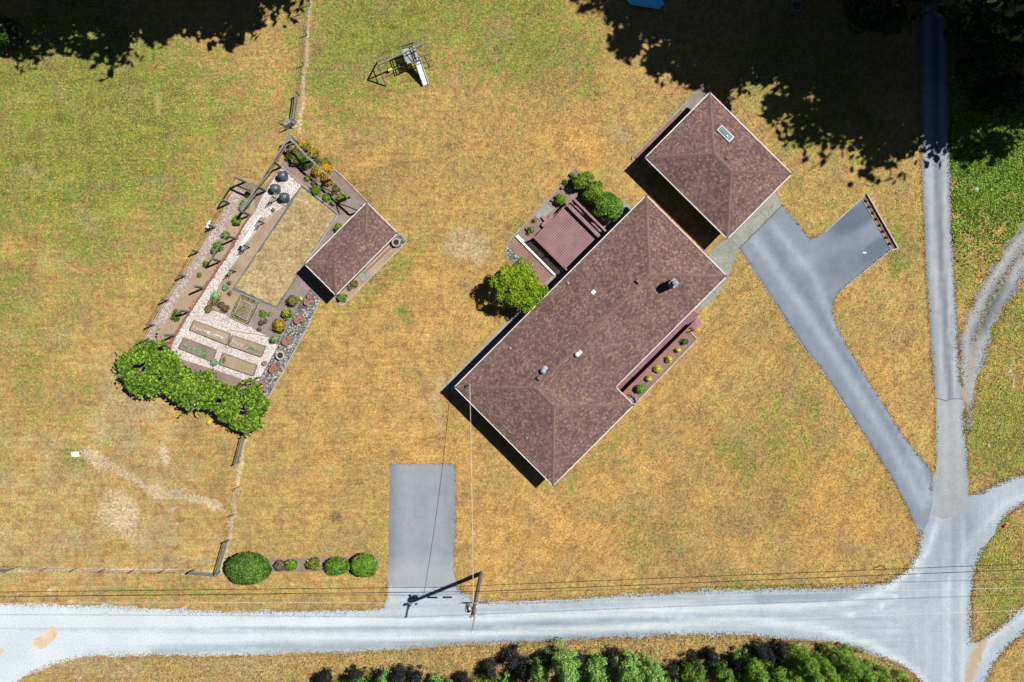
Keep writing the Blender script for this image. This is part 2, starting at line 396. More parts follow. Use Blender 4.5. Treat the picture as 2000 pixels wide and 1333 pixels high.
BROWN = [(1450, 1000, 230, 150, 0, .4), (1300, 900, 200, 150, 0, .2), (1640, 860, 80, 140, 0, .25), (760, 330, 170, 90, 0, .35), (960, 250, 200, 120, 0, .2), (1480, 1010, 80, 70, 0, .75), (1440, 960, 50, 90, 30, .4), (1380, 1120, 60, 25, 0, .4), (1560, 980, 70, 50, 0, .45), (650, 1014, 16, 12, 0, .9), (552, 880, 9, 9, 0, .9), (860, 330, 60, 40, 0, .3), (1420, 1000, 200, 90, 0, .3),
         (780, 270, 60, 40, 0, .25), (700, 300, 30, 20, 0, .3), (370, 1150, 120, 20, 0, .25), (430, 1000, 80, 80, 0, .2), (1470, 640, 50, 60, 0, .3), (850, 400, 90, 60, 0, .2)]
STRAW = [(190, 960, 260, 230, 0, .5), (120, 600, 160, 160, 0, .3), (1000, 1300, 900, 40, 0, .3), (910, 478, 42, 36, 0, .95), (130, 1080, 90, 60, 0, .75), (230, 1000, 46, 44, 0, .6), (210, 900, 60, 40, 20, .5), (300, 940, 130, 14, 22, .95), (60, 420, 40, 120, 20, .35), (280, 1100, 190, 9, 0, .7), (430, 1140, 400, 40, 0, .25),
         (1180, 250, 60, 50, 0, .35), (310, 900, 20, 22, 0, .6), (60, 700, 60, 100, 0, .3), (480, 220, 70, 50, 0, .3), (560, 250, 22, 26, 0, .8), (1740, 660, 60, 50, 0, .5), (300, 1300, 260, 16, 0, .6),
         (1500, 530, 40, 30, 0, .2), (960, 250, 50, 20, -40, .3), (100, 560, 90, 110, 0, .3), (700, 560, 60, 60, 0, .0), (1240, 580, 30, 40, 0, .0), (860, 800, 14, 60, 0, .35), (1330, 1060, 60, 30, 0, .25)]
BARE = [(300, 942, 150, 9, 22, .8), (185, 900, 34, 18, 30, .7), (415, 983, 24, 6, 20, 1.0), (350, 988, 9, 6, 0, .9), (228, 1003, 50, 52, 0, .66), (106, 1144, 6, 5, 0, 1.1), (160, 1320, 9, 8, 0, 1.0), (320, 895, 10, 25, -15, .7),
        (138, 1170, 8, 4, 0, 1.0), (30, 1165, 30, 5, 0, .6), (45, 960, 30, 6, -20, .5), (452, 1170, 14, 7, 0, .6), (377, 1288, 5, 4, 0, .9), (1905, 380, 12, 20, 0, .7), (1970, 730, 6, 50, 3, .7), (1210, 425, 10, 10, 0, .0), (575, 258, 18, 9, 20, .8)]
def lawn_attr(PX, PY):
    wx = PX+22*vnoise(PX, PY, .03, 1)+9*vnoise(PX, PY, .09, 2); wy = PY+22*vnoise(PX, PY, .03, 3)+9*vnoise(PX, PY, .09, 4)
    def tot(L, soft=.6): 
        q = np.zeros(PX.shape)
        for b_ in L:
            if b_[5] <= 0: continue
            q = np.maximum(q, b_[5]*blob(wx, wy, *b_[:5], soft if min(b_[2:4]) > 25 else .35))
        return q
    g, o, br, s, ba = tot(GREEN), tot(ORANGE), tot(BROWN), tot(STRAW), tot(BARE)
    # worn strips under the fences
    for ln, wd in (([(606, -60), (603, 60), (594, 160), (586, 250)], 3.6), ([(478, 850), (462, 960), (446, 1060), (430, 1120)], 4), ([(-40, 1112), (200, 1114), (428, 1119)], 4)):
        ba = np.maximum(ba, .95*np.clip(1.6-seg_dist(PX, PY, ln)/wd, 0, 1))
    far = np.clip((np.maximum(np.abs(PX-1000)-1000, np.abs(PY-666)-666))/400, 0, 1)
    g = np.maximum(g, far*.8)
    q1 = lambda sd, a, b: a*vnoise(PX+14*vnoise(PX, PY, .05, sd+50), PY, .016, sd)+b*vnoise(PX, PY, .05, sd+1)
    m = 0; g = g+q1(11, .3, .2); o = o+q1(21, .35, .25); br = br+np.clip(q1(31, .4, .35)-.05, -1, 1); s = s+np.clip(q1(41, .45, .35)-.08, -1, 1)
    br = np.clip(br, 0, 1); s = np.clip(s, 0, 1); g = np.clip(g, 0, 1.2); o = np.clip(o, 0, 1.2)
    one = np.ones(PX.shape)
    return np.stack([np.clip(g+m, 0, 1.2), np.clip(o-m, 0, 1.2), br, one], -1), np.stack([s, ba, np.zeros(PX.shape), one], -1)

def lawn_material():
    m, nt, b = nodes('dry_lawn', .95, .1)
    A = N(nt, 'ShaderNodeAttribute', attribute_name='mixa'); B = N(nt, 'ShaderNodeAttribute', attribute_name='mixb')
    sa = N(nt, 'ShaderNodeSeparateColor'); nt.links.new(A.outputs['Color'], sa.inputs[0])
    sb = N(nt, 'ShaderNodeSeparateColor'); nt.links.new(B.outputs['Color'], sb.inputs[0])
    p = pos(nt)
    n1 = noise(nt, p, .35, 4, .6); n2 = noise(nt, p, 2.2, 5, .7); n3 = noise(nt, p, 5.5, 5, .8); n4 = noise(nt, p, 13.0, 3, .85); n6 = noise(nt, p, .95, 4, .65)
    n5 = noise(nt, pos(nt, (1, 1, 1.7)), 4.5, 4, .7)
    st = noise(nt, pos(nt, (4.5, .35, 1), math.radians(36)), 1.0, 4, .7); n7 = mth(nt, 'ADD', mth(nt, 'MULTIPLY', n6, .6), mth(nt, 'MULTIPLY', n5, .4))
    base = ramp(nt, n2, [(.25, (.20, .125, .042)), (.5, (.32, .208, .078)), (.75, (.42, .30, .13))])
    def msk(a, lo=.25, hi=.75, nz=n2, k=1.3):
        v = mth(nt, 'ADD', a, mth(nt, 'MULTIPLY', mth(nt, 'SUBTRACT', nz, .5), k))
        mr = N(nt, 'ShaderNodeMapRange', interpolation_type='SMOOTHSTEP'); mr.inputs[1].default_value = lo; mr.inputs[2].default_value = hi
        nt.links.new(v, mr.inputs[0]); return mr.outputs[0]
    grn = ramp(nt, n3, [(.25, (.05, .085, .014)), (.5, (.115, .155, .026)), (.75, (.215, .24, .06))])
    org = ramp(nt, n3, [(.25, (.23, .12, .03)), (.5, (.375, .212, .066)), (.75, (.475, .29, .104))])
    brn = ramp(nt, n3, [(.25, (.085, .055, .024)), (.6, (.17, .11, .052)), (.8, (.24, .155, .068))])
    stw = ramp(nt, n3, [(.25, (.22, .16, .085)), (.6, (.36, .28, .165)), (.8, (.42, .34, .21))])
    bar = ramp(nt, n3, [(.25, (.36, .28, .19)), (.6, (.43, .34, .24)), (.8, (.52, .43, .32))])
    c = base
    c = mix(nt, mth(nt, 'MULTIPLY', msk(sa.outputs[0], .1, .8, n7, 3.0), .92), c, grn)
    c = mix(nt, mth(nt, 'MULTIPLY', msk(sa.outputs[1], .12, .85, n2, 2.6), .74), c, org)
    c = mix(nt, mth(nt, 'MULTIPLY', msk(sa.outputs[2], .15, .9, n7, 2.6), .9), c, brn)
    c = mix(nt, mth(nt, 'MULTIPLY', msk(sb.outputs[0], .2, .8, n7, 2.0), .85), c, stw)
    c = mix(nt, msk(sb.outputs[1], .36, .74, n3, 2.0), c, bar)
    sth = noise(nt, pos(nt, (.3, 3.6, 1)), 1.0, 4, .7); px_ = N(nt, 'ShaderNodeSeparateXYZ'); nt.links.new(p, px_.inputs[0])
    mrx = N(nt, 'ShaderNodeMapRange', interpolation_type='SMOOTHSTEP'); mrx.inputs[1].default_value = -9; mrx.inputs[2].default_value = 1; nt.links.new(px_.outputs[0], mrx.inputs[0])
    sm = N(nt, 'ShaderNodeMix', data_type='FLOAT'); nt.links.new(mrx.outputs[0], sm.inputs[0]); nt.links.new(sth, sm.inputs[2]); nt.links.new(st, sm.inputs[3]); st = sm.outputs[0]
    # stray dark and bright clumps, mowing streaks, broad patches
    c = mix(nt, 1.0, c, ramp(nt, n1, [(.3, .76), (.7, 1.2)]), 'MULTIPLY')
    c = mix(nt, 1.0, c, ramp(nt, n3, [(.3, .62), (.5, 1.0), (.7, 1.3)]), 'MULTIPLY')
    c = mix(nt, 1.0, c, ramp(nt, n6, [(.34, .68), (.5, .98), (.66, 1.2)]), 'MULTIPLY')
    c = mix(nt, 1.0, c, ramp(nt, n4, [(.34, .5), (.5, 1.0), (.66, 1.45)]), 'MULTIPLY')
    c = mix(nt, 1.0, c, ramp(nt, st, [(.3, .78), (.7, 1.18)]), 'MULTIPLY')
    gz = mth(nt, 'MULTIPLY', msk(n6, .47, .62, n5, .9), mth(nt, 'SUBTRACT', 1.0, mth(nt, 'MULTIPLY', sa.outputs[1], 1.1), clamp=True))
    c = mix(nt, mth(nt, 'MULTIPLY', gz, .42), c, grn)
    c = mix(nt, mth(nt, 'MULTIPLY', msk(mth(nt, 'SUBTRACT', 1.0, n1), .5, .7, n3, .9), .25), c, stw)
    nb_ = noise(nt, pos(nt, (1.3, 1, 1)), 1.3, 4, .7); c = mix(nt, mth(nt, 'MULTIPLY', msk(nb_, .5, .66, n3, .5), .3), c, org)
    c = mix(nt, mth(nt, 'MULTIPLY', msk(mth(nt, 'SUBTRACT', 1.0, nb_), .53, .7, n3, .5), .52), c, brn)
    nt.links.new(c, b.inputs['Base Color'])
    bump(nt, b, mth(nt, 'ADD', n3, mth(nt, 'MULTIPLY', n4, .5)), .05, .9)
    return m
M['lawn'] = lawn_material()
def build_ground():
    far = [46+2.0*1.35**i for i in range(1, 18)]
    xs = np.array([-f for f in far[::-1]]+list(np.arange(-46, 46.01, .3))+far)
    farY = [32+2.0*1.35**i for i in range(1, 18)]
    ys = np.array([-f for f in farY[::-1]]+list(np.arange(-32, 32.01, .3))+farY)
    X, Y = np.meshgrid(xs, ys); nx, ny = len(xs), len(ys)
    P = np.zeros((ny*nx, 3)); P[:, 0] = X.ravel(); P[:, 1] = Y.ravel()
    i = np.arange((ny-1)*(nx-1)); r = i//(nx-1); c_ = i % (nx-1); a = r*nx+c_
    F = np.stack([a, a+1, a+nx+1, a+nx], 1)
    me = bpy.data.meshes.new('ground'); me.vertices.add(len(P)); me.vertices.foreach_set('co', P.ravel().astype(np.float32))
    me.loops.add(F.size); me.loops.foreach_set('vertex_index', F.ravel().astype(np.int32))
    me.polygons.add(len(F)); me.polygons.foreach_set('loop_start', np.arange(0, F.size, 4, dtype=np.int32))
    a1, a2 = lawn_attr(P[:, 0]*PPM+1000, 666.5-P[:, 1]*PPM)
    for k, q in (('mixa', a1), ('mixb', a2)):
        at = me.attributes.new(k, 'FLOAT_COLOR', 'POINT'); at.data.foreach_set('color', q.ravel().astype(np.float32))
    me.update(); props(link('ground', me, M['lawn']), kind='structure')
build_ground()

# ------------------------------------------------------------------ roads and hard surfaces
def road_material(name, lo, mid, hi, along, fine=16, dirt=(.3, .22, .14), rough=.9, bmp=.02, streak=.12, cracks=False):
    m, nt, b = nodes(name, rough, .2)
    A = N(nt, 'ShaderNodeAttribute', attribute_name='tone'); s = N(nt, 'ShaderNodeSeparateColor'); nt.links.new(A.outputs['Color'], s.inputs[0])
    p = pos(nt)
    nf = noise(nt, p, fine, 4, .8); nm = noise(nt, p, 1.4, 4, .6); nb = noise(nt, p, .3, 3, .5)
    sx = noise(nt, pos(nt, (.12, 2.2, 1)), 1.0, 4, .6); sy = noise(nt, pos(nt, (2.2, .12, 1)), 1.0, 4, .6)
    stk = mth(nt, 'ADD', mth(nt, 'MULTIPLY', sx, mth(nt, 'SUBTRACT', 1.0, s.outputs[1])), mth(nt, 'MULTIPLY', sy, s.outputs[1]))
    t = mth(nt, 'ADD', s.outputs[0], mth(nt, 'MULTIPLY', mth(nt, 'SUBTRACT', nm, .5), .3))
    t = mth(nt, 'ADD', t, mth(nt, 'MULTIPLY', mth(nt, 'MULTIPLY', mth(nt, 'SUBTRACT', stk, .5), mth(nt, 'SUBTRACT', 1.0, mth(nt, 'MULTIPLY', s.outputs[1], .6))), streak*6))
    c = ramp(nt, t, [(0.15, lo), (0.5, mid), (0.85, hi)])
    c = mix(nt, 1.0, c, ramp(nt, nf, [(.3, .80), (.5, 1.0), (.7, 1.18)]), 'MULTIPLY')
    c = mix(nt, 1.0, c, ramp(nt, nb, [(.3, .93), (.7, 1.06)]), 'MULTIPLY')
    d = mth(nt, 'ADD', s.outputs[2], mth(nt, 'MULTIPLY', mth(nt, 'SUBTRACT', noise(nt, p, 3.0, 4, .7), .5), 1.4))
    mr = N(nt, 'ShaderNodeMapRange', interpolation_type='SMOOTHSTEP'); mr.inputs[1].default_value = .35; mr.inputs[2].default_value = .85
    nt.links.new(d, mr.inputs[0]); c = mix(nt, mr.outputs[0], c, dirt)
    nt.links.new(c, b.inputs['Base Color']); bump(nt, b, nf, bmp); return m
M['road'] = road_material('pale_gravel', (.14, .18, .215), (.235, .28, .32), (.365, .41, .44), 0, 8, dirt=(.29, .215, .14), streak=.10)
M['track'] = road_material('track_gravel', (.085, .105, .12), (.165, .18, .19), (.27, .27, .26), 0, 8, dirt=(.27, .2, .13), streak=.05)
M['asphalt'] = road_material('blue_grey_asphalt', (.07, .095, .13), (.135, .16, .20), (.225, .255, .295), 0, 14, dirt=(.2, .19, .16), rough=.8, bmp=.008, streak=.02)
M['lane'] = road_material('lane_asphalt', (.075, .082, .095), (.16, .178, .205), (.28, .305, .34), 0, 14, dirt=(.25, .2, .14), rough=.8, bmp=.01, streak=.04)

def line_tone(PX, PY, lines, base=.45):
    t = np.full(PX.shape, base)
    for ln, w, a in lines:
        d = seg_dist(PX, PY, ln); t += a*np.exp(-(d/w)**2)
    return t
def edge_d(PX, PY, pts): return seg_dist(PX, PY, list(pts)+[pts[0]])

ROAD = [(-900, 1160), (-80, 1172), (0, 1178), (60, 1180), (200, 1182), (350, 1190), (480, 1194), (620, 1192), (700, 1191), (748, 1188), (756, 1160), (758, 1143), (820, 1147), (892, 1147), (905, 1158), (925, 1170), (960, 1176), (1100, 1169), (1250, 1160), (1400, 1151), (1560, 1148),
        (1680, 1145), (1735, 1135), (1772, 1112), (1792, 1082), (1796, 1055), (1808, 1000), (1824, 950), (1826, 925), (1886, 925), (1890, 972), (1925, 957), (1965, 938), (2000, 925), (2200, 860), (2700, 700), (2700, 780),
        (2200, 930), (2000, 983), (1970, 1003), (1942, 1040), (1916, 1080), (1903, 1120), (1897, 1180), (1897, 1258), (1930, 1240), (1965, 1212), (2000, 1183), (2200, 1060), (2700, 850), (2700, 900), (2200, 1130),
        (2000, 1236), (1962, 1270), (1938, 1300), (1926, 1333), (1915, 1500), (1915, 2300), (1835, 2300), (1835, 1500), (1822, 1380), (1800, 1333), (1770, 1306), (1735, 1290), (1680, 1270), (1640, 1258), (1560, 1252), (1450, 1241),
        (1350, 1241), (1200, 1247), (1050, 1255), (900, 1261), (760, 1271), (620, 1277), (450, 1282), (300, 1281), (170, 1283), (100, 1300), (50, 1322), (20, 1345), (-80, 1400), (-400, 1700), (-700, 1700), (-300, 1350), (-900, 1300)]
def road_tone(PX, PY):
    L = [([(-100, 1214), (400, 1216), (800, 1214), (1200, 1196), (1500, 1186), (1640, 1180), (1740, 1150), (1810, 1080), (1846, 980), (1850, 900)], 7, .36),
         ([(-100, 1247), (400, 1246), (800, 1243), (1200, 1226), (1450, 1213), (1600, 1228), (1700, 1258), (1790, 1310), (1850, 1400)], 7, .32),
         ([(1850, 900), (1850, 1100), (1852, 1400)], 6, .2), ([(1878, 900), (1880, 1100), (1880, 1400)], 6, .15), ([(1865, 900), (1866, 1400)], 5, -.12),
         ([(1640, 1205), (1700, 1195), (1755, 1165), (1790, 1130), (1805, 1105)], 1.6, .5),
         ([(-100, 1230), (400, 1231), (900, 1228), (1300, 1208)], 5, -.28), ([(1850, 1150), (1900, 1050), (1960, 985), (2050, 945)], 6, .15),
         ([(300, 1270), (700, 1262), (1100, 1248), (1300, 1238)], 7, -.34), ([(1500, 1240), (1700, 1262)], 8, -.12), ([(1480, 1168), (1700, 1160)], 9, -.25), ([(1870, 990), (1900, 1040)], 10, -.1),
         ([(1905, 1300), (1945, 1240), (2000, 1205), (2100, 1150)], 5, .2)]
    t = line_tone(PX, PY, L, .5)+.42*np.clip(1-PX/1000, 0, 1)*np.clip((PY-1100)/60, 0, 1)  # gravel tone raised towards the left, painting in overexposed light
    t = t-.18*blob(PX, PY, 1850, 1010, 70, 120)
    vert = np.clip((PX-1740)/60, 0, 1)
    d = edge_d(PX, PY, ROAD); dirt = np.clip(.62-d/9, 0, 1)
    dirt = np.maximum(dirt, .8*blob(PX, PY, 1905, 1290, 14, 60, 20))
    return np.stack([t, vert, dirt, np.ones(PX.shape)], -1)
sheet('gravel_road', ROAD, .006, M['road'], amp=.13, step=.25, fn=road_tone, grid=.35)
def pad_sand():
    sheet('sand_patch', [(68, 1246), (88, 1238), (94, 1224), (104, 1222), (113, 1232), (108, 1248), (94, 1262), (80, 1268), (66, 1258)], .012, M['sand'], amp=.12, step=.15, excl=False, smooth=1)
    sheet('sand_patch', [(-20, 1266), (5, 1266), (10, 1272), (5, 1280), (-20, 1280)], .012, M['sand'], amp=.12, step=.15, excl=False, smooth=1)
pad_sand()

DRIVE = [(1528, 400), (1560, 440), (1583, 467), (1610, 455), (1683, 388.5), (1741, 486.5), (1661, 552), (1640, 570), (1629, 590), (1627, 615), (1636, 641), (1656, 680), (1700, 750), (1760, 845), (1800, 897), (1823, 925), (1822, 985), (1812, 1020), (1797, 1050),
         (1785, 1020), (1768, 985), (1740, 930), (1700, 868), (1650, 790), (1600, 715), (1571, 680), (1500, 570), (1443, 485)]
def drive_tone(PX, PY):
    L = [([(1475, 470), (1560, 590), (1640, 710), (1740, 870), (1805, 990)], 9, .27), ([(1510, 440), (1590, 540), (1630, 640), (1680, 720), (1790, 900), (1815, 970)], 8, .25), ([(1495, 455), (1580, 580), (1650, 690), (1770, 880)], 6, -.15),
         ([(1550, 520), (1640, 480), (1700, 460)], 14, .12), (DRIVE[19:], 4, -.18), (DRIVE[7:16], 4, -.15)]
    t = line_tone(PX, PY, L, .48)
    t -= .4*blob(PX, PY, 1680, 420, 20, 60, 60)+.35*blob(PX, PY, 1720, 480, 45, 14, -40)+.15*blob(PX, PY, 1660, 500, 60, 50)
    d = edge_d(PX, PY, DRIVE)
    return np.stack([t, np.full(PX.shape, .5), np.clip(.35-d/6, 0, 1), np.ones(PX.shape)], -1)
sheet('driveway', DRIVE, .016, M['asphalt'], amp=.03, step=.3, fn=drive_tone, grid=.35)
def drive_kerbs():
    b = MB(); strip_line(b, [(1610, 454.5), (1683, 387.5), (1692, 380)], .07, 0, .06); strip_line(b, [(1741.5, 487.5), (1661, 553), (1640, 571.5)], .07, 0, .05)
    b.build('driveway_edging', M['palecon'], kind='structure')
    b = MB(); strip_line(b, [(1442, 486), (1499.5, 571.5), (1570, 681), (1599, 716), (1649, 791), (1699, 869)], .06, 0, .03)
    b.build('driveway_edging', M['palecon'], kind='structure')
drive_kerbs()
sheet('oil_stain', [(1684, 493), (1690, 492), (1693, 494.5), (1689, 496)], .021, M['white_plastic'], excl=False, smooth=1)
PAD = [(762, 907), (870, 905.5), (884, 907.5), (890, 914), (890, 1040), (886, 1090), (888, 1126), (894, 1150), (860, 1149), (758, 1145)]
def pad_tone(PX, PY):
    t = line_tone(PX, PY, [([(800, 900), (800, 1160)], 22, .12), ([(848, 900), (848, 1160)], 22, .12), ([(764, 900), (760, 1150)], 9, -.2)], .56)+np.clip((PY-1080)/160, 0, .3)
    d = edge_d(PX, PY, PAD); return np.stack([t, np.ones(PX.shape), np.clip(.35-d/5, 0, 1), np.ones(PX.shape)], -1)
M['pad'] = road_material('pad_asphalt', (.08, .10, .128), (.142, .163, .19), (.215, .237, .262), 0, 13, dirt=(.26, .22, .17), rough=.85, bmp=.008, streak=.02)
sheet('parking_pad', PAD, .014, M['pad'], amp=.035, step=.25, fn=pad_tone, grid=.35)
LANE = [(1795, -2200), (1795, -40), (1797, 100), (1798.5, 300), (1802, 400), (1807, 508), (1813, 600), (1819.6, 700), (1826, 780), (1879, 779), (1874, 700), (1867, 600), (1861, 500), (1857, 400), (1854, 292), (1850, 100), (1848, -40), (1848, -2200)]
def lane_tone(PX, PY):
    c0 = [(1811, -2200), (1811, 0), (1814, 300), (1824, 500), (1838, 700), (1845, 800), (1848, 960)]; c1 = [(1838, -2200), (1838, 0), (1842, 300), (1850, 500), (1862, 700), (1869, 800), (1874, 960)]
    mid = [(1825, -2200), (1825, 0), (1829, 300), (1838, 500), (1851, 700), (1857, 800)]
    t = line_tone(PX, PY, [(c0, 8, .3), (c1, 7, .32), (mid, 6, -.2)], .45)
    d = edge_d(PX, PY, LANE); return np.stack([t, np.ones(PX.shape), np.clip(.55-d/5, 0, 1), np.ones(PX.shape)], -1)
sheet('paved_lane', LANE, .018, M['lane'], amp=.05, step=.3, fn=lane_tone, grid=.35)
OLD = [(1826, 780.5), (1828, 850), (1828, 920), (1820, 962), (1812, 1000), (1840, 1012), (1870, 1008), (1893, 1000), (1889, 930), (1887, 850), (1880, 779.5)]
def old_tone(PX, PY):
    t = lane_tone(PX, PY)[..., 0]*.35+.32; d = edge_d(PX, PY, OLD); return np.stack([t, np.ones(PX.shape), np.clip(.35-d/7, 0, 1), np.ones(PX.shape)], -1)
M['oldlane'] = road_material('worn_lane', (.13, .145, .16), (.21, .228, .245), (.31, .33, .345), 0, 9, dirt=(.3, .25, .19), rough=.9, bmp=.015, streak=.05)
sheet('worn_lane', OLD, .012, M['oldlane'], amp=.12, step=.25, fn=old_tone, grid=.35)
def crack():
    b = MB(); pts = [W(1825+i*5.5, 780+random.uniform(-1.4, 1.4)+(3 if i in (4, 5) else 0)) for i in range(11)]
    for a, c in zip(pts[:-1], pts[1:]): b.beam((a[0], a[1], .021), (c[0], c[1], .021), .05, .004)
    b.build('road_crack', M['darkmetal'], kind='structure')
crack()
TRACK = [(2700, 0), (2080, 375), (2000, 436), (1975, 464), (1950, 500), (1925, 540), (1905, 580), (1886, 620), (1873, 655), (1875, 700), (1880, 778), (1887, 850), (1898, 800), (1911, 745), (1926, 690), (1942, 640), (1962, 602), (1988, 570), (2000, 530), (2080, 470), (2700, 90)]
def track_tone(PX, PY):
    t = line_tone(PX, PY, [([(2080, 405), (1985, 475), (1930, 560), (1890, 640), (1880, 760)], 7, .35), ([(2080, 450), (1990, 520), (1950, 600), (1915, 680), (1893, 780)], 7, .3), ([(1960, 560), (1925, 640)], 12, -.35)], .42)
    d = edge_d(PX, PY, TRACK); dirt = np.clip(.75-d/9, 0, 1); mid = seg_dist(PX, PY, [(2080, 430), (1985, 505), (1938, 580), (1900, 670), (1888, 780)])
    dirt = np.maximum(dirt, .8*np.exp(-(mid/5)**2)); return np.stack([t, np.full(PX.shape, .5), dirt, np.ones(PX.shape)], -1)
sheet('gravel_track', TRACK, .010, M['track'], amp=.28, step=.25, fn=track_tone, grid=.35)

# concrete apron and walks round the house
def apron():
    sheet('garage_apron', [(1486, 352), (1513.5, 377), (1528, 400), (1443, 485), (1428, 464), (1405, 440)], .022, M['concrete'])
    b = MB(); strip_line(b, [(1528.5, 400.5), (1443.5, 485.5)], .05, .017, .026); strip_line(b, [(1485, 415), (1499, 428.5)], .03, .02, .025)
    b.build('expansion_joint', M['darksoil'], kind='structure')
    sheet('walkway', [(1385, 495), (1401, 478), (1421.6, 467.5), (1428, 464.5), (1441, 484), (1438, 498), (1429, 524), (1421.6, 541), (1409, 565), (1391, 586), (1371, 606), (1345, 584), (1395, 538), (1380, 520)], .019, M['concrete'])
    sheet('concrete_path', [(863, 755), (1013, 605), (1130, 488), (1215, 402), (1223, 395), (1234, 404), (1230, 440), (1140, 520), (905, 785)], .018, M['concrete'])
apron()

# ------------------------------------------------------------------ buildings
def shingle_material():
    m, nt, b = nodes('brown_shingles', .95, .08)
    uv = N(nt, 'ShaderNodeUVMap'); uv.uv_map = 'UVMap'
    sx = N(nt, 'ShaderNodeSeparateXYZ'); nt.links.new(uv.outputs[0], sx.inputs[0])
    row = mth(nt, 'FLOOR', sx.outputs[1])
    wn1 = N(nt, 'ShaderNodeTexWhiteNoise', noise_dimensions='1D'); nt.links.new(row, wn1.inputs['W'])
    def cells(width, seed):
        cu = mth(nt, 'FLOOR', mth(nt, 'ADD', mth(nt, 'MULTIPLY', sx.outputs[0], 1/width), mth(nt, 'MULTIPLY', wn1.outputs[0], 7.3*seed)))
        cb = N(nt, 'ShaderNodeCombineXYZ'); nt.links.new(cu, cb.inputs[0]); nt.links.new(row, cb.inputs[1]); cb.inputs[2].default_value = seed
        w = N(nt, 'ShaderNodeTexWhiteNoise', noise_dimensions='3D'); nt.links.new(cb.outputs[0], w.inputs['Vector']); return w.outputs[0]
    c1 = cells(.16, 1); c2 = cells(.28, 2); c3 = cells(.15, 3)
    col = ramp(nt, c1, [(0, (.088, .055, .052)), (.45, (.113, .072, .068)), (.8, (.14, .09, .083)), (1, (.165, .108, .095))])
    t1 = ramp(nt, c2, [(.0, 0.0), (.86, 1.0)], 'CONSTANT'); t2 = ramp(nt, c3, [(.0, 0.0), (.90, 1.0)], 'CONSTANT')
    col = mix(nt, mth(nt, 'MULTIPLY', t1, ramp(nt, c1, [(0, .1), (1, .6)])), col, (.19, .112, .066))
    col = mix(nt, mth(nt, 'MULTIPLY', t2, .6), col, (.25, .165, .115))
    fr = mth(nt, 'FRACT', sx.outputs[1]); col = mix(nt, 1.0, col, ramp(nt, fr, [(0, .6), (.22, .68), (.36, 1.04), (1, 1.08)]), 'MULTIPLY')  # dark band low on each course: printed band plus painted butt-edge shadow
    p = pos(nt); col = mix(nt, 1.0, col, ramp(nt, noise(nt, p, .6, 4, .6), [(.3, .86), (.7, 1.14)]), 'MULTIPLY')
    col = mix(nt, 1.0, col, ramp(nt, noise(nt, p, 14, 3, .8), [(.3, .74), (.7, 1.26)]), 'MULTIPLY')
    nt.links.new(col, b.inputs['Base Color']); bump(nt, b, noise(nt, p, 30, 2, .8), .004); return m
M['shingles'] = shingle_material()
M['ridgecap'] = pm('ridge_cap_shingles', (.10, .068, .062), (.17, .115, .095), 5, .95, .004, .08)

def clip(poly, axis, val, keep_ge):
    out = []
    for a, b in zip(poly, poly[1:]+poly[:1]):
        ia = (a[axis] >= val) == keep_ge or a[axis] == val; ib = (b[axis] >= val) == keep_ge or b[axis] == val
        if ia: out.append(a)
        if ia != ib:
            t = (val-a[axis])/(b[axis]-a[axis]); out.append(tuple(a[k]+(b[k]-a[k])*t for k in range(2)))
    return out
def shingle_faces(polys, parent, course=.145, t=.024):
    """each poly: 3D points, first two on the eave; laid in real overlapping courses"""
    vs_, fs, uvs = [], [], []
    for pi, poly in enumerate(polys):
        P = [Vector(p) for p in poly]; u = (P[1]-P[0]).normalized()
        nrm = Vector((0, 0, 0))
        for i in range(len(P)):
            a, b = P[i], P[(i+1) % len(P)]; nrm += a.cross(b)
        nrm.normalize()
        if nrm.z < 0: nrm = -nrm
        v = nrm.cross(u)
        if v.z < 0: v = -v
        Q = [((p-P[0]).dot(u), (p-P[0]).dot(v)) for p in P]
        vmax = max(q[1] for q in Q); i = 0
        while i*course < vmax-.01:
            lo, hi = i*course, (i+1)*course
            c = clip(clip(Q, 1, lo, True), 1, hi, False)
            if len(c) >= 3:
                n0 = len(vs_)
                for q in c:
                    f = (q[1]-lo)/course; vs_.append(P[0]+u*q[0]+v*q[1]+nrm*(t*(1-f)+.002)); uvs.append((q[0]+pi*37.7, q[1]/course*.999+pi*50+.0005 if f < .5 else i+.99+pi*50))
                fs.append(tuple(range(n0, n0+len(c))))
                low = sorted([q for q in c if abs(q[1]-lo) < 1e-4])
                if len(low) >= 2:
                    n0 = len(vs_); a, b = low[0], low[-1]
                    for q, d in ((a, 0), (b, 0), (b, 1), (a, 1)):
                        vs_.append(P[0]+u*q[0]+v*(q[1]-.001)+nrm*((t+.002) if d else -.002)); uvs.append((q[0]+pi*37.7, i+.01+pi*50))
                    fs.append((n0, n0+1, n0+2, n0+3))
            i += 1
    off = wloc(parent)
    me = bpy.data.meshes.new('shingles'); me.from_pydata([tuple(p-off) for p in vs_], [], fs)
    uvl = me.uv_layers.new(name='UVMap'); flat = []
    for l in me.loops: flat += list(uvs[l.vertex_index])
    uvl.data.foreach_set('uv', flat)
    import bmesh
    bm = bmesh.new(); bm.from_mesh(me)
    for f in bm.faces:
        if f.normal.z < -.01: f.normal_flip()
    bm.to_mesh(me); bm.free()
    return props(link('shingles', me, M['shingles'], parent), kind='stuff')
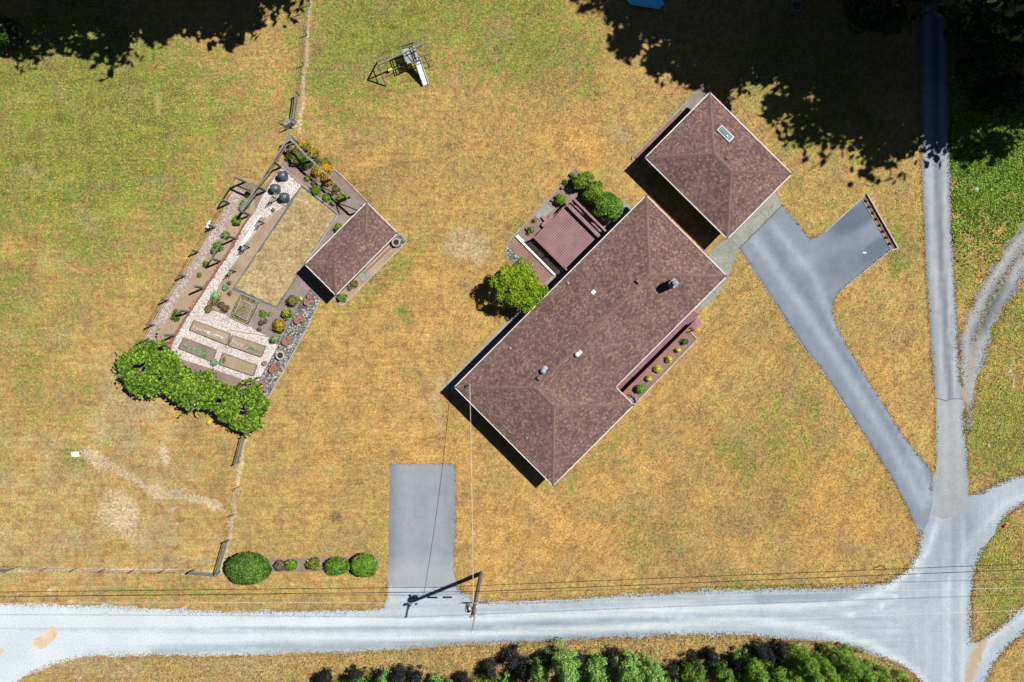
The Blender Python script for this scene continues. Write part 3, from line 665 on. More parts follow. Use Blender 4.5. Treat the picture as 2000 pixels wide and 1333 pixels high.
def caps(lines, parent, step=.2, w=.24):
    b = MB()
    for a, c in lines:
        a = Vector(a); c = Vector(c); d = c-a; L = d.length; d /= L; n = int(L/step); side = d.cross(Vector((0, 0, 1))).normalized(); up = side.cross(d)
        for i in range(n):
            p0 = a+d*(i*step); p1 = a+d*((i+1.1)*step)
            z0, z1 = .062, .045
            q = [p0+side*w/2+up*(z0-.055), p0+up*z0, p0-side*w/2+up*(z0-.055), p1+side*w/2+up*(z1-.055), p1+up*z1, p1-side*w/2+up*(z1-.055)]
            b.add(q, [(0, 1, 4, 3), (1, 2, 5, 4), (0, 2, 1)])
    return b.build('ridge_cap', M['ridgecap'], parent, kind='stuff')

def frame(p0, ang, h):
    """local (u,v) metres -> world; u runs down-right in the photograph, v down-left"""
    o = Vector(W(p0[0], p0[1], h)); ux = Vector((math.cos(ang), -math.sin(ang))); vx = Vector((-math.sin(ang), -math.cos(ang)))
    def f(u, v, z=0.0):
        q = o+ux*u+vx*v; return Vector((q.x, q.y, z))
    return f
def wall_with_openings(parent, f, u0, v0, u1, v1, z0, z1, openings):
    a = f(u0, v0); c = f(u1, v1); b = MB(); b.beam((a.x, a.y, (z0+z1)/2), (c.x, c.y, (z0+z1)/2), .14, z1-z0)
    w = b.build('wall', M['wall'], parent)
    d = (c-a).normalized(); outn = Vector((d.y, -d.x, 0)); cen = f(CU, CV)
    if (a-cen).dot(outn) < 0: outn = -outn
    for kind, s, wd, zb, zt in openings:
        p = a+d*s+outn*.09; q = p+d*wd
        fr = MB(); m1 = (p+q)/2
        fr.beam((p.x, p.y, (zb+zt)/2), (p.x+d.x*.07, p.y+d.y*.07, (zb+zt)/2), .06, zt-zb)
        fr.beam((q.x, q.y, (zb+zt)/2), (q.x-d.x*.07, q.y-d.y*.07, (zb+zt)/2), .06, zt-zb)
        pi, qi = p+d*.07, q-d*.07
        fr.beam((pi.x, pi.y, zt-.04), (qi.x, qi.y, zt-.04), .06, .08)
        if kind == 'window': fr.beam((pi.x, pi.y, zb+.03), (qi.x, qi.y, zb+.03), .08, .06)
        o = fr.build('window' if kind == 'window' else 'door', M['white_metal'], parent)
        gl = MB(); gl.beam((pi.x-outn.x*.004, pi.y-outn.y*.004, (zb+zt)/2-.01), (qi.x-outn.x*.004, qi.y-outn.y*.004, (zb+zt)/2-.01), .03, zt-zb-.14)
        gl.build('pane' if kind == 'window' else 'leaf', M['glass'] if kind == 'window' else M['white_metal'], o)
    return w
def gutters(parent, pts, z):
    n = len(pts)
    for i in range(n):
        a, c = pts[i], pts[(i+1) % n]; d = (c-a).normalized(); cen = sum(pts, Vector((0, 0, 0)))/n
        b = MB(); e = .045
        s0 = a-d*.0+d*.051; s1 = c-d*.051
        nn = Vector((d.y, -d.x, 0))
        b.beam((s0.x, s0.y, z+.0), (s1.x, s1.y, z+.0), .06, .13)
        b.build('gutter', M['white_metal'], parent)

EAVE = 2.45; PITCH = .37
CU = CV = 0
def house():
    global CU, CV
    k = (1-EAVE/CAMH)/PPM; f = frame((1262, 382), math.radians(45), EAVE)
    w = 111.5*k; L = 529.6*k; U = 272.5*k; CU, CV = w, L/2
    c = f(w, L/2)
    t = thing('ranch_house', 'long ranch house with brown shingled hip roof and white gutters on the lawn', 'house', (c.x, c.y, 0))
    r = thing('roof', None, None, (0, 0, 0)); r.parent = t
    z = EAVE+.03; R = w*PITCH
    def g(u, v, h=0): return f(u, v, z+h)
    faces = [[g(0, L), g(0, 0), g(w, w, R), g(w, L-w, R)], [g(0, 0), g(2*w, 0), g(w, w, R)],
             [g(2*w, 0), g(2*w, L-2*w), g(w, L-w, R), g(w, w, R)], [g(2*w, L-2*w), g(U, L-2*w), g(U-w, L-w, R), g(w, L-w, R)],
             [g(U, L-2*w), g(U, L), g(U-w, L-w, R)], [g(U, L), g(0, L), g(w, L-w, R), g(U-w, L-w, R)]]
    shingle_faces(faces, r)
    caps([(g(0, 0), g(w, w, R)), (g(2*w, 0), g(w, w, R)), (g(w, w, R), g(w, L-w-.1, R)), (g(0, L), g(w, L-w, R)), (g(w, L-w, R), g(U-w, L-w, R)), (g(U, L), g(U-w, L-w, R)), (g(U, L-2*w), g(U-w, L-w, R))], r)
    pts = [g(0, 0), g(2*w, 0), g(2*w, L-2*w), g(U, L-2*w), g(U, L), g(0, L)]
    gutters(t, pts, EAVE)
    b = MB(); b.prism([(p.x, p.y) for p in [f(.03, .03), f(2*w-.03, .03), f(2*w-.03, L-2*w+.03), f(U-.03, L-2*w+.03), f(U-.03, L-.03), f(.03, L-.03)]], EAVE-.08, EAVE-.05); b.build('soffit', M['soffit'], t)
    i = .6; pc = 1.9    # eave overhang, porch depth
    zt = EAVE-.09
    W_ = lambda *a: wall_with_openings(t, f, *a)
    W_(i, i, i, L-i, 0, zt, [('window', 1.5, 1.4, 1, 2.1), ('door', 5.0, 1.8, .55, 2.2), ('window', 9, 1.2, 1, 2.1), ('window', 13, 1.2, 1, 2.1), ('window', 16.5, 1.2, 1, 2.1)])
    W_(i+.1, i, 2*w-i-.1, i, 0, zt, [('window', 2.5, 1.2, 1, 2.1)])
    W_(2*w-pc, i+.2, 2*w-pc, L-2*w+i+.1, 0, zt, [('window', 1.5, 1.6, .9, 2.1), ('door', 5, .95, .4, 2.2), ('window', 8, 1.6, .9, 2.1)])
    W_(2*w-pc, L-2*w+i, U-i-.1, L-2*w+i, 0, zt, [])
    W_(U-i, L-2*w+i, U-i, L-i, 0, zt, [('window', 1.5, 2, .8, 2.1), ('window', 5, 1.2, 1, 2.1)])
    W_(i+.1, L-i, U-i-.1, L-i, 0, zt, [('window', 2, 1.2, 1, 2.1), ('window', 6, 1.2, 1, 2.1)])
    def roofz(px, py):
        for _ in range(4):
            h = EAVE+1.0 if _ == 0 else h
            x, y = W(px, py, h); o = Vector(W(1262, 382, EAVE)); q = Vector((x, y))-o; s2 = .70711
            u = (q.x-q.y)*s2; v = (-q.x-q.y)*s2
            hh = min(u, L-v)
            if v > L-2*w: hh = min(hh, U-u, max(v-(L-2*w), 2*w-u))
            else: hh = min(hh, 2*w-u, v)
            h = z+hh*PITCH
        return x, y, h
    # ---- roof furniture
    x, y, h = roofz(1309, 556)
    ch = thing('chimney', None, None, Vector((x, y, h))-wloc(r)); ch.parent = r
    b = MB(); R45 = math.radians(45); b.box((x, y, h+.7), (.5, .5, 1.9), R45); b.build('stack', M['brownmetal'], ch)
    b = MB(); b.box((x, y, h+1.68), (.56, .56, .05), R45); b.tube((x, y, h+1.7), (x, y, h+1.95), .13, n=14); b.lathe([(.17, 1.95), (.2, 2.0), (.17, 2.05), (.04, 2.09)], (x, y, h), 14); b.build('cap', M['chimney'], ch)
    for (px, py) in ((1246.7, 549.5), (1053.5, 738.5)):
        x, y, h = roofz(px, py); b = MB(); b.box((x, y, h+.12), (.3, .3, .3), R45); b.build('box_vent', M['brownmetal'], r)
    for (px, py, s) in ((1127, 693, .17), (1061, 725, .2)):
        x, y, h = roofz(px, py); b = MB(); b.tube((x, y, h-.02), (x, y, h+.25), s*.7, n=12); b.lathe([(s, .25), (s*1.08, .3), (s*.8, .38), (s*.3, .43)], (x, y, h), 14); b.box((x+.12, y+.12, h+.04), (.5, .35, .02), R45); b.build('round_vent', M['white_plastic'] if px > 1100 else M['steel'], r, smooth=False)
    for (px, py) in ((996.8, 681), (1029, 855.5), (1109.5, 554)):
        x, y, h = roofz(px, py); b = MB(); b.lathe([(.13, -.02), (.06, .1), (.045, .12), (.045, .32)], (x, y, h), 10); b.build('vent_pipe', M['steel'], r)
    x, y, h = roofz(1159, 571); b = MB(); b.box((x, y, h+.06), (.3, .26, .16), R45); b.build('exhaust_vent', M['white_plastic'], r)
    x, y, h = roofz(918.5, 751); b = MB(); b.tube((x, y, h-.05), (x, y, h+.75), .035, n=8); b.lathe([(.08, .74), (.09, .8), (.03, .88)], (x, y, h), 8); b.build('service_mast', M['steel'], r)
    return (x, y, h+.7), f, w, L, U
MAST, HF, HW, HL, HU = house()

def hip_building(name, label, cat, p0, ang, lu, lv, eave, overhang, openings, capw=.23):
    """rectangular hip roof; lu, lv in photo pixels at eave height"""
    global CU, CV
    k = (1-eave/CAMH)/PPM; f = frame(p0, ang, eave); Lu, Lv = lu*k, lv*k; CU, CV = Lu/2, Lv/2
    c = f(Lu/2, Lv/2); t = thing(name, label, cat, (c.x, c.y, 0)); r = thing('roof', None, None); r.parent = t
    z = eave+.03
    def g(u, v, h=0): return f(u, v, z+h)
    if Lu > Lv:
        w = Lv/2; R = w*PITCH; A, B = g(w, w, R), g(Lu-w, w, R)
        faces = [[g(0, 0), g(Lu, 0), B, A], [g(Lu, 0), g(Lu, Lv), B], [g(Lu, Lv), g(0, Lv), A, B], [g(0, Lv), g(0, 0), A]]
        cl = [(g(0, 0), A), (g(0, Lv), A), (A, B), (g(Lu, 0), B), (g(Lu, Lv), B)]
    else:
        w = Lu/2; R = w*PITCH; A, B = g(w, w, R), g(w, Lv-w, R)
        faces = [[g(0, 0), g(Lu, 0), A], [g(Lu, 0), g(Lu, Lv), B, A], [g(Lu, Lv), g(0, Lv), B], [g(0, Lv), g(0, 0), A, B]]
        cl = [(g(0, 0), A), (g(Lu, 0), A), (A, B), (g(Lu, Lv), B), (g(0, Lv), B)]
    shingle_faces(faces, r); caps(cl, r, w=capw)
    gutters(t, [g(0, 0), g(Lu, 0), g(Lu, Lv), g(0, Lv)], eave)
    b = MB(); b.prism([(p.x, p.y) for p in [f(.03, .03), f(Lu-.03, .03), f(Lu-.03, Lv-.03), f(.03, Lv-.03)]], eave-.08, eave-.05); b.build('soffit', M['soffit'], t)
    i = overhang; zt = eave-.09
    wall_with_openings(t, f, i+.08, i, Lu-i-.08, i, 0, zt, openings.get('ne', []))
    wall_with_openings(t, f, Lu-i, i, Lu-i, Lv-i, 0, zt, openings.get('se', []))
    wall_with_openings(t, f, i+.08, Lv-i, Lu-i-.08, Lv-i, 0, zt, openings.get('sw', []))
    wall_with_openings(t, f, i, i, i, Lv-i, 0, zt, openings.get('nw', []))
    return t, r, f, Lu, Lv
def garage():
    t, r, f, Lu, Lv = hip_building('garage', 'detached two-car garage with brown shingled hip roof, skylight and concrete apron', 'garage', (1386, 181), math.radians(44.7), 226, 179.5, EAVE, .55,
                 {'se': [('door', .5, 2.4, .03, 2.15), ('door', 3.3, 2.4, .03, 2.15)], 'nw': [('window', 3, 1.2, 1, 2), ('door', 1, .9, .05, 2.05)], 'sw': [('door', 3, .9, .05, 2.05)], 'ne': [('window', 2, 1.2, 1, 2), ('window', 5, 1.2, 1, 2)]})
    z = EAVE+.03
    # skylight on the north-east slope
    k = (1-EAVE/CAMH)/PPM
    q0 = Vector(W(1416.5, 262, EAVE+.8)); o = Vector(W(1386, 181, EAVE)); a = math.radians(44.7)
    ux = Vector((math.cos(a), -math.sin(a))); vx = Vector((-math.sin(a), -math.cos(a))); d = q0-o; u, v = d.dot(ux), d.dot(vx)
    sl = math.atan(PITCH); X = Vector((ux.x, ux.y, 0)); Y = Vector((vx.x*math.cos(sl), vx.y*math.cos(sl), math.sin(sl))); Z = X.cross(Y)
    if Z.z < 0: Y2 = -Y; Z = X.cross(Y2)
    else: Y2 = Y
    R = Matrix((X, Y2, Z)).transposed(); c = f(u, v, z+v*PITCH)+Z*.07
    s = thing('skylight', None, None, c-wloc(r)); s.parent = r
    b = MB()
    for dx, dy, sx, sy in ((0, .29, 1.3, .07), (0, -.29, 1.3, .07), (.62, 0, .07, .5), (-.62, 0, .07, .5)): b.box(c+R@Vector((dx, dy, 0)), (sx, sy, .16), rot=R)
    b.build('frame', M['white_metal'], s)
    vs_ = []; fs = []; nu, nv = 8, 6
    for i in range(nu+1):
        for j in range(nv+1):
            x = -.585+1.17*i/nu; y = -.255+.51*j/nv; hh = .05+.13*(math.sin(math.pi*i/nu)**.5)*(math.sin(math.pi*j/nv)**.5) if 0 < i < nu and 0 < j < nv else .05
            vs_.append(c+R@Vector((x, y, hh)))
    for i in range(nu):
        for j in range(nv): a_ = i*(nv+1)+j; fs.append((a_, a_+nv+1, a_+nv+2, a_+1))
    b = MB(); b.add(vs_, fs); b.build('dome', M['dome'], s, smooth=True)
    x, y = W(1420.5, 308.5, EAVE+1.2); dd = Vector((x, y))-o; h = z+dd.dot(vx)*PITCH; b = MB(); b.box((x, y, h+.08), (.26, .26, .22), a); b.build('box_vent', M['brownmetal'], r)
garage()
def shed():
    t, r, f, Lu, Lv = hip_building('garden_shed', 'small garden shed with brown shingled hip roof beside the fenced garden', 'shed', (716.7, 395.5), math.radians(44.9), 85.5, 171.5, 2.35, .35,
                 {'se': [('door', 2.5, .9, .05, 2.0), ('window', 1, .8, 1, 1.8), ('window', 4.2, .8, 1, 1.8)], 'nw': [('door', 3.6, 1.4, .05, 2.0)]})
shed()

# ------------------------------------------------------------------ back deck
def back_deck():
    dz = .55
    c = V(1100, 460)
    t = thing('back_deck', 'mauve stained plank deck with built-in bench behind the house', 'deck', (c.x, c.y, 0))
    A = (1041.5, 465); B = (1106, 527.5)           # SW edge, at deck height
    a = Vector(W(*A, dz)); s = Vector((.7071, .7071)); u = Vector((.7071, -.7071))    # s: up-right, u: down-right
    Lx = 3.62; Ls = 4.0
    n = 22; pitch = Lx/n
    me0 = None
    for i in range(n):                          # boards run up-right
        L = Ls-(0 if i > 1 else 0); 
        p = a+u*(pitch*(i+.5))
        if me0 is None:
            b = MB(); b.box((0, 0, 0), (Ls, pitch*.78, .035), math.radians(45)); o = b.build('deck_board', M['deck']); me0 = o.data; o.parent = t
        else: o = link('deck_board', me0, None, t)
        q = p+s*(Ls/2); o.location = Vector((q.x, q.y, dz-.018-.002*(i % 3)))-wloc(t)
    b = MB(); q = a+u*(Lx/2)+s*(Ls/2)
    b.box((q.x, q.y, dz-.16), (Ls-.06, Lx-.06, .22), math.radians(45)); b.build('joist_frame', M['darksoil'], t)
    def L3(us, ss, z): p = a+u*us+s*ss; return Vector((p.x, p.y, z))
    # SW railing with square balusters
    for k in range(34):
        b = MB(); p = L3(.05+k*(Lx-.1)/33, .03, 0); b.box((p.x, p.y, dz+.42), (.06, .06, .84), math.radians(45)); b.build('baluster', M['deck2'], t)
    for us in (.04, Lx/2, Lx-.04):
        b = MB(); p = L3(us, -.04, 0); b.box((p.x, p.y, dz/2+.45), (.09, .09, dz+.9), math.radians(45)); b.build('post', M['deck2'], t)
    b = MB(); b.beam(L3(-.05, .0, dz+.9), L3(Lx, .0, dz+.9), .14, .04); b.beam(L3(0, .03, dz+.08), L3(Lx, .03, dz+.08), .04, .06); b.build('top_rail', M['deck2'], t)
    # bench along the NE edge
    for ss, w_ in ((Ls-.42, .13), (Ls-.28, .13)):
        b = MB(); b.beam(L3(.15, ss, dz+.43), L3(Lx+.0, ss, dz+.43), w_, .04); b.build('bench_slat', M['deck'], t)
    for us in (.3, 1.4, 2.5, 3.4):
        b = MB(); p = L3(us, Ls-.35, 0); b.box((p.x, p.y, dz+.2), (.3, .08, .4), math.radians(45)); b.build('bench_leg', M['deck2'], t)
    b = MB(); b.beam(L3(-.05, Ls+.22, dz+.86), L3(Lx+.1, Ls+.22, dz+.86), .16, .04); b.build('back_cap', M['deck'], t)
    for k in range(5):
        b = MB(); b.beam(L3(-.0, Ls+.18-.02*k, dz+.75-.12*k), L3(Lx+.05, Ls+.18-.02*k, dz+.75-.12*k), .03, .09); b.build('back_slat', M['deck2'], t)
    b = MB(); b.beam(L3(.05, Ls-.5, dz+.86), L3(.05, Ls+.14, dz+.86), .14, .04); b.beam(L3(.05, Ls-.2, dz+.0), L3(.05, Ls-.2, dz+.84), .08, .08); b.build('arm_rest', M['deck'], t)
    # NW kneewall board and step
    b = MB(); b.beam(L3(-.02, 3.0, dz+.3), L3(-.02, Ls-.1, dz+.3), .05, .55); b.build('side_panel', M['deck2'], t)
    b = MB(); b.beam(L3(-.16, 1.15, dz-.2), L3(-.16, 2.3, dz-.2), .28, .04); b.box(L3(-.16, 1.7, dz-.3), (.25, 1.1, .12), math.radians(45)); b.build('step', M['deck'], t)
back_deck()
def deck_bed():
    sheet('planting_bed', [(1124, 332), (1065, 398), (1042.5, 422.5), (1006.8, 459.5), (993, 476), (989, 489), (990, 504), (1020, 530), (1062, 555), (1106, 520), (1150, 470), (1195, 430), (1205, 412), (1170, 372), (1133, 341)], .012, M['soil2'])
    b = MB(); strip_line(b, [(1132, 340), (1124, 331), (1065, 397), (1042, 421.5), (1006, 458.5), (996, 468), (990.5, 478), (988, 490), (988.6, 505)], .1, 0, .07); b.build('concrete_edging', M['concrete'], kind='structure')
    sheet('bark_patch', [(1001, 467), (1008, 461), (1068, 518), (1083, 533), (1075, 548), (1062, 556), (1048, 540), (1030, 515), (1008, 497), (996, 482)], .016, M['redmulch'], excl=False)
    sheet('river_rock', [(990, 480), (996, 482), (1008, 497), (1020, 508), (1000, 510), (990, 504)], .018, M['greygravel'], excl=False)
    slab('concrete_wall', [(1006.4, 463), (1011.5, 459), (1087, 534), (1083, 540)], 0, .18, M['whitecon'], kind=None, label='low white concrete garden wall beside the back deck', cat='wall')
    slab('stepping_slab', [(1065.5, 396.4), (1079.8, 409.5), (1056.5, 432.6), (1042.4, 420.6)], 0, .09, M['concrete'], label='square concrete slab at the foot of the back deck step', cat='slab')
deck_bed()

# ------------------------------------------------------------------ front porch
def porch():
    dz = .4; c = HF(2*HW+.1, HL/2-3.5)
    t = thing('front_porch', 'mauve plank front porch with solid railing along the house', 'porch', (c.x, c.y, 0))
    k = (1-EAVE/CAMH)/PPM; f = frame((1262, 382), math.radians(45), EAVE)
    v0 = 82*k; v1 = HL-2*HW-.02; u0 = 2*HW-1.8; u1 = 2*HW+.86
    pb = .145; n = int((v1-v0-1.5)/pb); me0 = None
    for i in range(n):
        p = f((u0+u1)/2, v0+pb*(i+.5), dz-.018-.002*(i % 3))
        if me0 is None:
            b = MB(); b.box((0, 0, 0), (u1-u0, pb*.8, .035), math.radians(-45)); o = b.build('deck_board', M['deck']); me0 = o.data; o.parent = t
        else: o = link('deck_board', me0, None, t)
        o.location = p-wloc(t)
    ve = v0+pb*n; me1 = None
    for i in range(16):
        p = f(u0+.07+i*.15, (ve+v1)/2+.02, dz-.018)
        if p and u0+.07+i*.15 > u1-.07: break
        b = MB(); b.box(p, (.13, v1-ve-.03, .035), math.radians(-45)); b.build('end_board', M['deck2'], t)
    b = MB(); p = f((u0+u1)/2, (v0+v1)/2, dz-.16); b.box(p, (u1-u0-.05, v1-v0-.05, .22), math.radians(-45)); b.build('joist_frame', M['darksoil'], t)
    nb = int((v1-v0-.9)/.15)
    for i in range(nb):
        b = MB(); p = f(u1+.02, v0+.95+i*.15, dz+.42); b.box(p, (.03, .1, .86), math.radians(-45)); b.build('baluster', M['deck2'], t)
    b = MB(); b.beam(f(u1+.0, v0+.8, dz+.88), f(u1+.0, v1-.05, dz+.88), .12, .04); b.build('top_rail', M['deck2'], t)
    b = MB(); b.beam(f(u1-.02, v0+.8, dz+.1), f(u1-.02, v1-.05, dz+.1), .04, .3); b.build('kick_board', M['deck2'], t)
    b = MB(); b.beam(f(u1-.1, v0+1.25, dz+.8), f(u1+.5, v0+1.25, .75), .06, .05); b.beam(f(u1+.5, v0+1.25, .0), f(u1+.5, v0+1.25, .75), .06, .06); b.build('step_handrail', M['darkmetal'], t)
    for j in range(2):
        b = MB(); b.box(f(u1+.2+.25*j, v0+.75, dz-.14-.14*j), (.28, .95, .05), math.radians(-45)); b.build('step', M['deck'], t)
    v = lambda u, vv: ((lambda q: (q.x*PPM+1000, 666.5-q.y*PPM))(f(u, vv)))
    sheet('front_planting_bed', [(1348, 650), (1361, 663.5), (1240, 790), (1215, 765), (1300, 690), (1335, 640), (1330, 632)], .012, M['redmulch'])
    b = MB(); strip_line(b, [(1349, 649), (1361.5, 663.3), (1239, 790.5)], .1, 0, .09); b.build('bed_edging', M['palecon'], kind='structure')
    sheet('round_gravel_patch', [(1226, 772), (1232, 772), (1238, 778), (1242, 788), (1240, 792), (1230, 784)], .018, M['greygravel'], excl=False)
    b = MB(); pts = [(1228, 771), (1233.5, 772.5), (1239, 777.5), (1242.5, 787)]; strip_line(b, pts, .07, 0, .2); b.build('bed_divider', M['edging'], kind='structure')
porch()
def garage_strip():
    sheet('garage_side_walk', [(1375, 166), (1388, 180), (1330, 245), (1262, 316), (1238, 310), (1300, 240)], .012, M['pavers'])
    b = MB(); strip_line(b, [(1388, 181), (1375, 165), (1300, 240), (1236, 306), (1234.5, 312)], .09, 0, .12); b.build('walk_edging', M['concrete'], kind='structure')
    t = thing('wood_pallet_walk', 'narrow reddish boardwalk along the back wall of the garage', 'boardwalk', tuple(V(1285, 262)))
    for i in range(4):
        b = MB(); a = V(1331+i*2.2, 217+i*2.2, 0, .07); c = V(1240+i*2.2, 308+i*2.2, 0, .07); b.beam(a, c, .1, .05); b.build('plank', M['redwood'], t)
garage_strip()
# ------------------------------------------------------------------ fenced garden: ground
def garden_ground():
    b_ = [(466, 360), (480, 352), (510, 372), (549, 327), (566, 268), (576, 276), (628, 310), (716, 394), (714, 410), (600, 520), (640, 590), (626, 585), (574, 692), (522, 782), (497, 768), (470, 760), (440, 795), (330, 765), (235, 740), (262, 690), (282, 665), (324, 589), (357, 539), (389, 494), (420, 440)]
    sheet('garden_soil', b_, .010, M['soil2'])
    sheet('garden_path', [(460, 366), (476, 375), (448, 436), (420, 480), (397, 510), (368, 551.5), (345, 591), (317, 638), (299, 668), (285, 690), (262, 690), (282, 665), (296.6, 637.6), (324, 589), (357.5, 539), (389, 494), (420.6, 440)], .018, M['pinkgravel'], amp=.03, excl=False)
    sheet('garden_bed', [(478, 372), (494, 385), (500, 410), (477, 438), (437, 508), (422, 528), (395, 570), (374, 604), (347, 646), (322, 684), (300, 700), (285, 692), (299, 668), (317, 638), (345, 591), (368, 551.5), (397, 510), (420, 480), (448, 436)], .022, M['dirt'], excl=False)
    sheet('white_gravel_path', [(549.5, 328), (590, 363), (557, 402), (517, 427), (494.5, 460), (463.5, 506), (432, 551), (420, 575), (405, 590), (403, 606), (419, 608), (449, 619), (487, 637.5), (526.5, 659), (545, 674), (507, 745), (477, 743), (419, 722), (346, 699), (331, 690), (347, 648), (374, 606), (395, 572), (423, 530), (437, 510), (477, 440), (500, 411), (512, 385)], .026, M['whitegravel'], amp=.03, excl=False)
    sheet('soil_strip', [(557, 403), (563, 408), (552, 425), (456, 563), (470, 573), (448, 619), (420, 606), (412, 592), (432, 552), (463.5, 507), (494.5, 461), (517.5, 428)], .030, M['dirt'], excl=False)
    sheet('lawn_edging', [(590, 360), (663, 418), (541, 606), (453, 566)], .034, M['edging'], excl=False)
    pts = [(590, 367), (657, 420), (540, 599), (459, 562)]
    P = [W(*p) for p in pts]; vs_ = []; fs = []; n = 24
    for i in range(n+1):
        for j in range(n+1):
            s, t = i/n, j/n; x = (1-s)*(1-t)*P[0][0]+s*(1-t)*P[1][0]+s*t*P[2][0]+(1-s)*t*P[3][0]; y = (1-s)*(1-t)*P[0][1]+s*(1-t)*P[1][1]+s*t*P[2][1]+(1-s)*t*P[3][1]
            if i in (0, n) or j in (0, n): x += random.uniform(-.05, .05); y += random.uniform(-.05, .05)
            vs_.append((x, y, .045))
    for i in range(n):
        for j in range(n): a = i*(n+1)+j; fs.append((a, a+n+1, a+n+2, a+1))
    b = MB(); b.add(vs_, fs); o = b.build('small_lawn', M['lawn'], kind='structure')
    me = o.data
    for k, q in (('mixa', (.0, .1, .0, 1)), ('mixb', (.75, .0, 0, 1))):
        at = me.attributes.new(k, 'FLOAT_COLOR', 'POINT'); at.data.foreach_set('color', np.tile(np.array(q), len(me.vertices)).astype(np.float32))
    sheet('paver_walk', [(659, 420), (684, 388), (716, 396), (600, 518), (582, 534), (606, 566), (587, 594), (546, 672), (527, 660), (488, 638), (511, 591), (541, 603), (600, 512)], .038, M['pavers'], excl=False)
    sheet('flower_bed', [(566, 276), (576, 280), (700, 400), (660, 419), (590.7, 361), (551, 327)], .020, M['soil2'], excl=False)
    sheet('rock_bed', [(607, 566), (625, 585), (600, 640), (571, 692), (521.5, 780), (496, 768), (507, 745), (546, 672), (587.5, 593)], .030, M['greygravel'], excl=False)
    b = MB(); strip_line(b, [(626, 585), (600, 641), (572, 692), (522, 782), (496, 768)], .07, 0, .06); b.build('rock_bed_edging', M['palecon'], kind='structure')
    b = MB(); strip_line(b, [(607, 566), (587, 593), (546, 672), (506, 746)], .05, .03, .09); b.build('rock_bed_board', M['edging'], kind='structure')
    b = MB(); strip_line(b, [(551, 326.5), (590, 361), (661, 419), (600, 512)], .07, .02, .14); strip_line(b, [(557, 402), (552, 398)], .06, .02, .14); b.build('bed_kerb', M['pinkcurb'], kind='structure')
    b = MB(); strip_line(b, [(628, 309), (672, 348), (717, 394)], .08, 0, .1); b.build('outer_kerb', M['pinkcurb'], kind='structure')
    b = MB(); strip_line(b, [(282, 664), (296.6, 637), (324, 588.5), (357, 538.5), (389, 493.5), (420, 439.5), (446, 398), (461, 365)], .06, 0, .1); b.build('path_kerb', M['pinkcurb'], kind='structure')
    # east side of the shed
    sheet('shed_front_bed', [(770, 450), (795, 471.5), (669, 597.5), (650, 582), (660, 560)], .014, M['dirt'])
    b = MB(); strip_line(b, [(778, 455), (795.5, 471.5), (668.5, 598.5), (650, 582)], .09, 0, .08); b.build('shed_bed_edging', M['pinkcurb'], kind='structure')
    sheet('shed_gravel', [(778, 456), (795, 471.5), (778, 488), (764, 470)], .018, M['greygravel'], excl=False)
    slab('door_slab', [(698.4, 537.6), (711, 525), (723.6, 540), (709, 552)], 0, .08, M['concrete'], label='pale square concrete slab at the door of the garden shed', cat='slab')
    b = MB(); strip_line(b, [(770, 478), (714, 532)], .06, 0, .2); b.build('red_edging_board', M['redwood'], kind='structure')
garden_ground()

def retaining():
    segs = [(492, 419), (477, 440), (461, 467), (437, 510), (423, 530), (397, 571), (374, 606), (347, 647), (322, 684)]
    t = thing('retaining_board_wall', 'reddish retaining board wall between the soil bed and the white gravel path', 'garden wall', tuple(V(*segs[4])))
    for a, c in zip(segs[:-1], segs[1:]):
        b = MB(); pa, pc = V(*a), V(*c); pa.z = pc.z = .16; d = (pc-pa).normalized()*.01; b.beam(pa+d, pc-d, .09, .3); b.build('board', M['redwood'], t)
    slab('brick_step', [(372, 600), (380, 588), (385, 591), (376, 604)], .03, .32, M['terracotta'], label='reddish stone block on the white gravel beside the retaining boards', cat='stone block')
retaining()
def raised(pts, label, mat_soil, crops):
    c = V(sum(p[0] for p in pts)/4, sum(p[1] for p in pts)/4)
    t = thing('raised_bed', label, 'planter', (c.x, c.y, 0), 'raised vegetable beds on the white gravel')
    P = [Vector(W(*p)) for p in pts]; cc = sum(P, Vector((0, 0)))/4
    for a, q in zip(P, P[1:]+P[:1]):
        d = (q-a).normalized(); b = MB(); b.beam((a.x+d.x*.03, a.y+d.y*.03, .14), (q.x-d.x*.03, q.y-d.y*.03, .14), .05, .24); b.build('board', M['greywood'], t)
    b = MB(); b.prism([tuple(cc+(p-cc)*.96) for p in P], .03, .22); b.build('soil', mat_soil, t)
    return t
B1 = raised([(380, 626), (451, 652.4), (446, 674), (372, 644)], 'longest raised bed, upper left, with a row of dried white plants', M['dirt'], 0)
B2 = raised([(455.5, 655.7), (520, 677), (511.6, 697), (448, 674.5)], 'raised bed on the right with white plants turning to green seedlings', M['dirt'], 0)
B3 = raised([(360.6, 660), (424, 684.6), (416, 706), (350.7, 679.6)], 'raised bed on the left with a clump of green lettuce', M['soil2'], 0)
B4 = raised([(437, 690), (503.4, 713.5), (496, 734), (429.4, 711)], 'nearly bare raised bed with one brown tuft at its end', M['dirt'], 0)
def tuft_row(p0, p1, n, rad, m, label, cat, name='seedling_row', size=.07, z=.22, jit=.08, h=.1):
    a = np.array(W(*p0)); b = np.array(W(*p1)); C = []
    for i in range(n):
        t = RNG.uniform(); q = a+(b-a)*t+RNG.normal(size=2)*rad; C.append((q[0], q[1], z+RNG.uniform(0, h)))
    C = np.array(C); D = np.tile([0, 0, 1.0], (n, 1))
    return leaf_obj(name, C, D, size, m, None, .5, .7, label=label, cat=cat)
M['dryleaf'] = leafm('dried_white_leaf', (.4, .38, .34), (.52, .5, .47), (.62, .6, .57), .2)
tuft_row((381, 640), (439, 661), 230, .05, M['dryleaf'], 'row of dried white plants in the longest raised bed', 'seedlings')
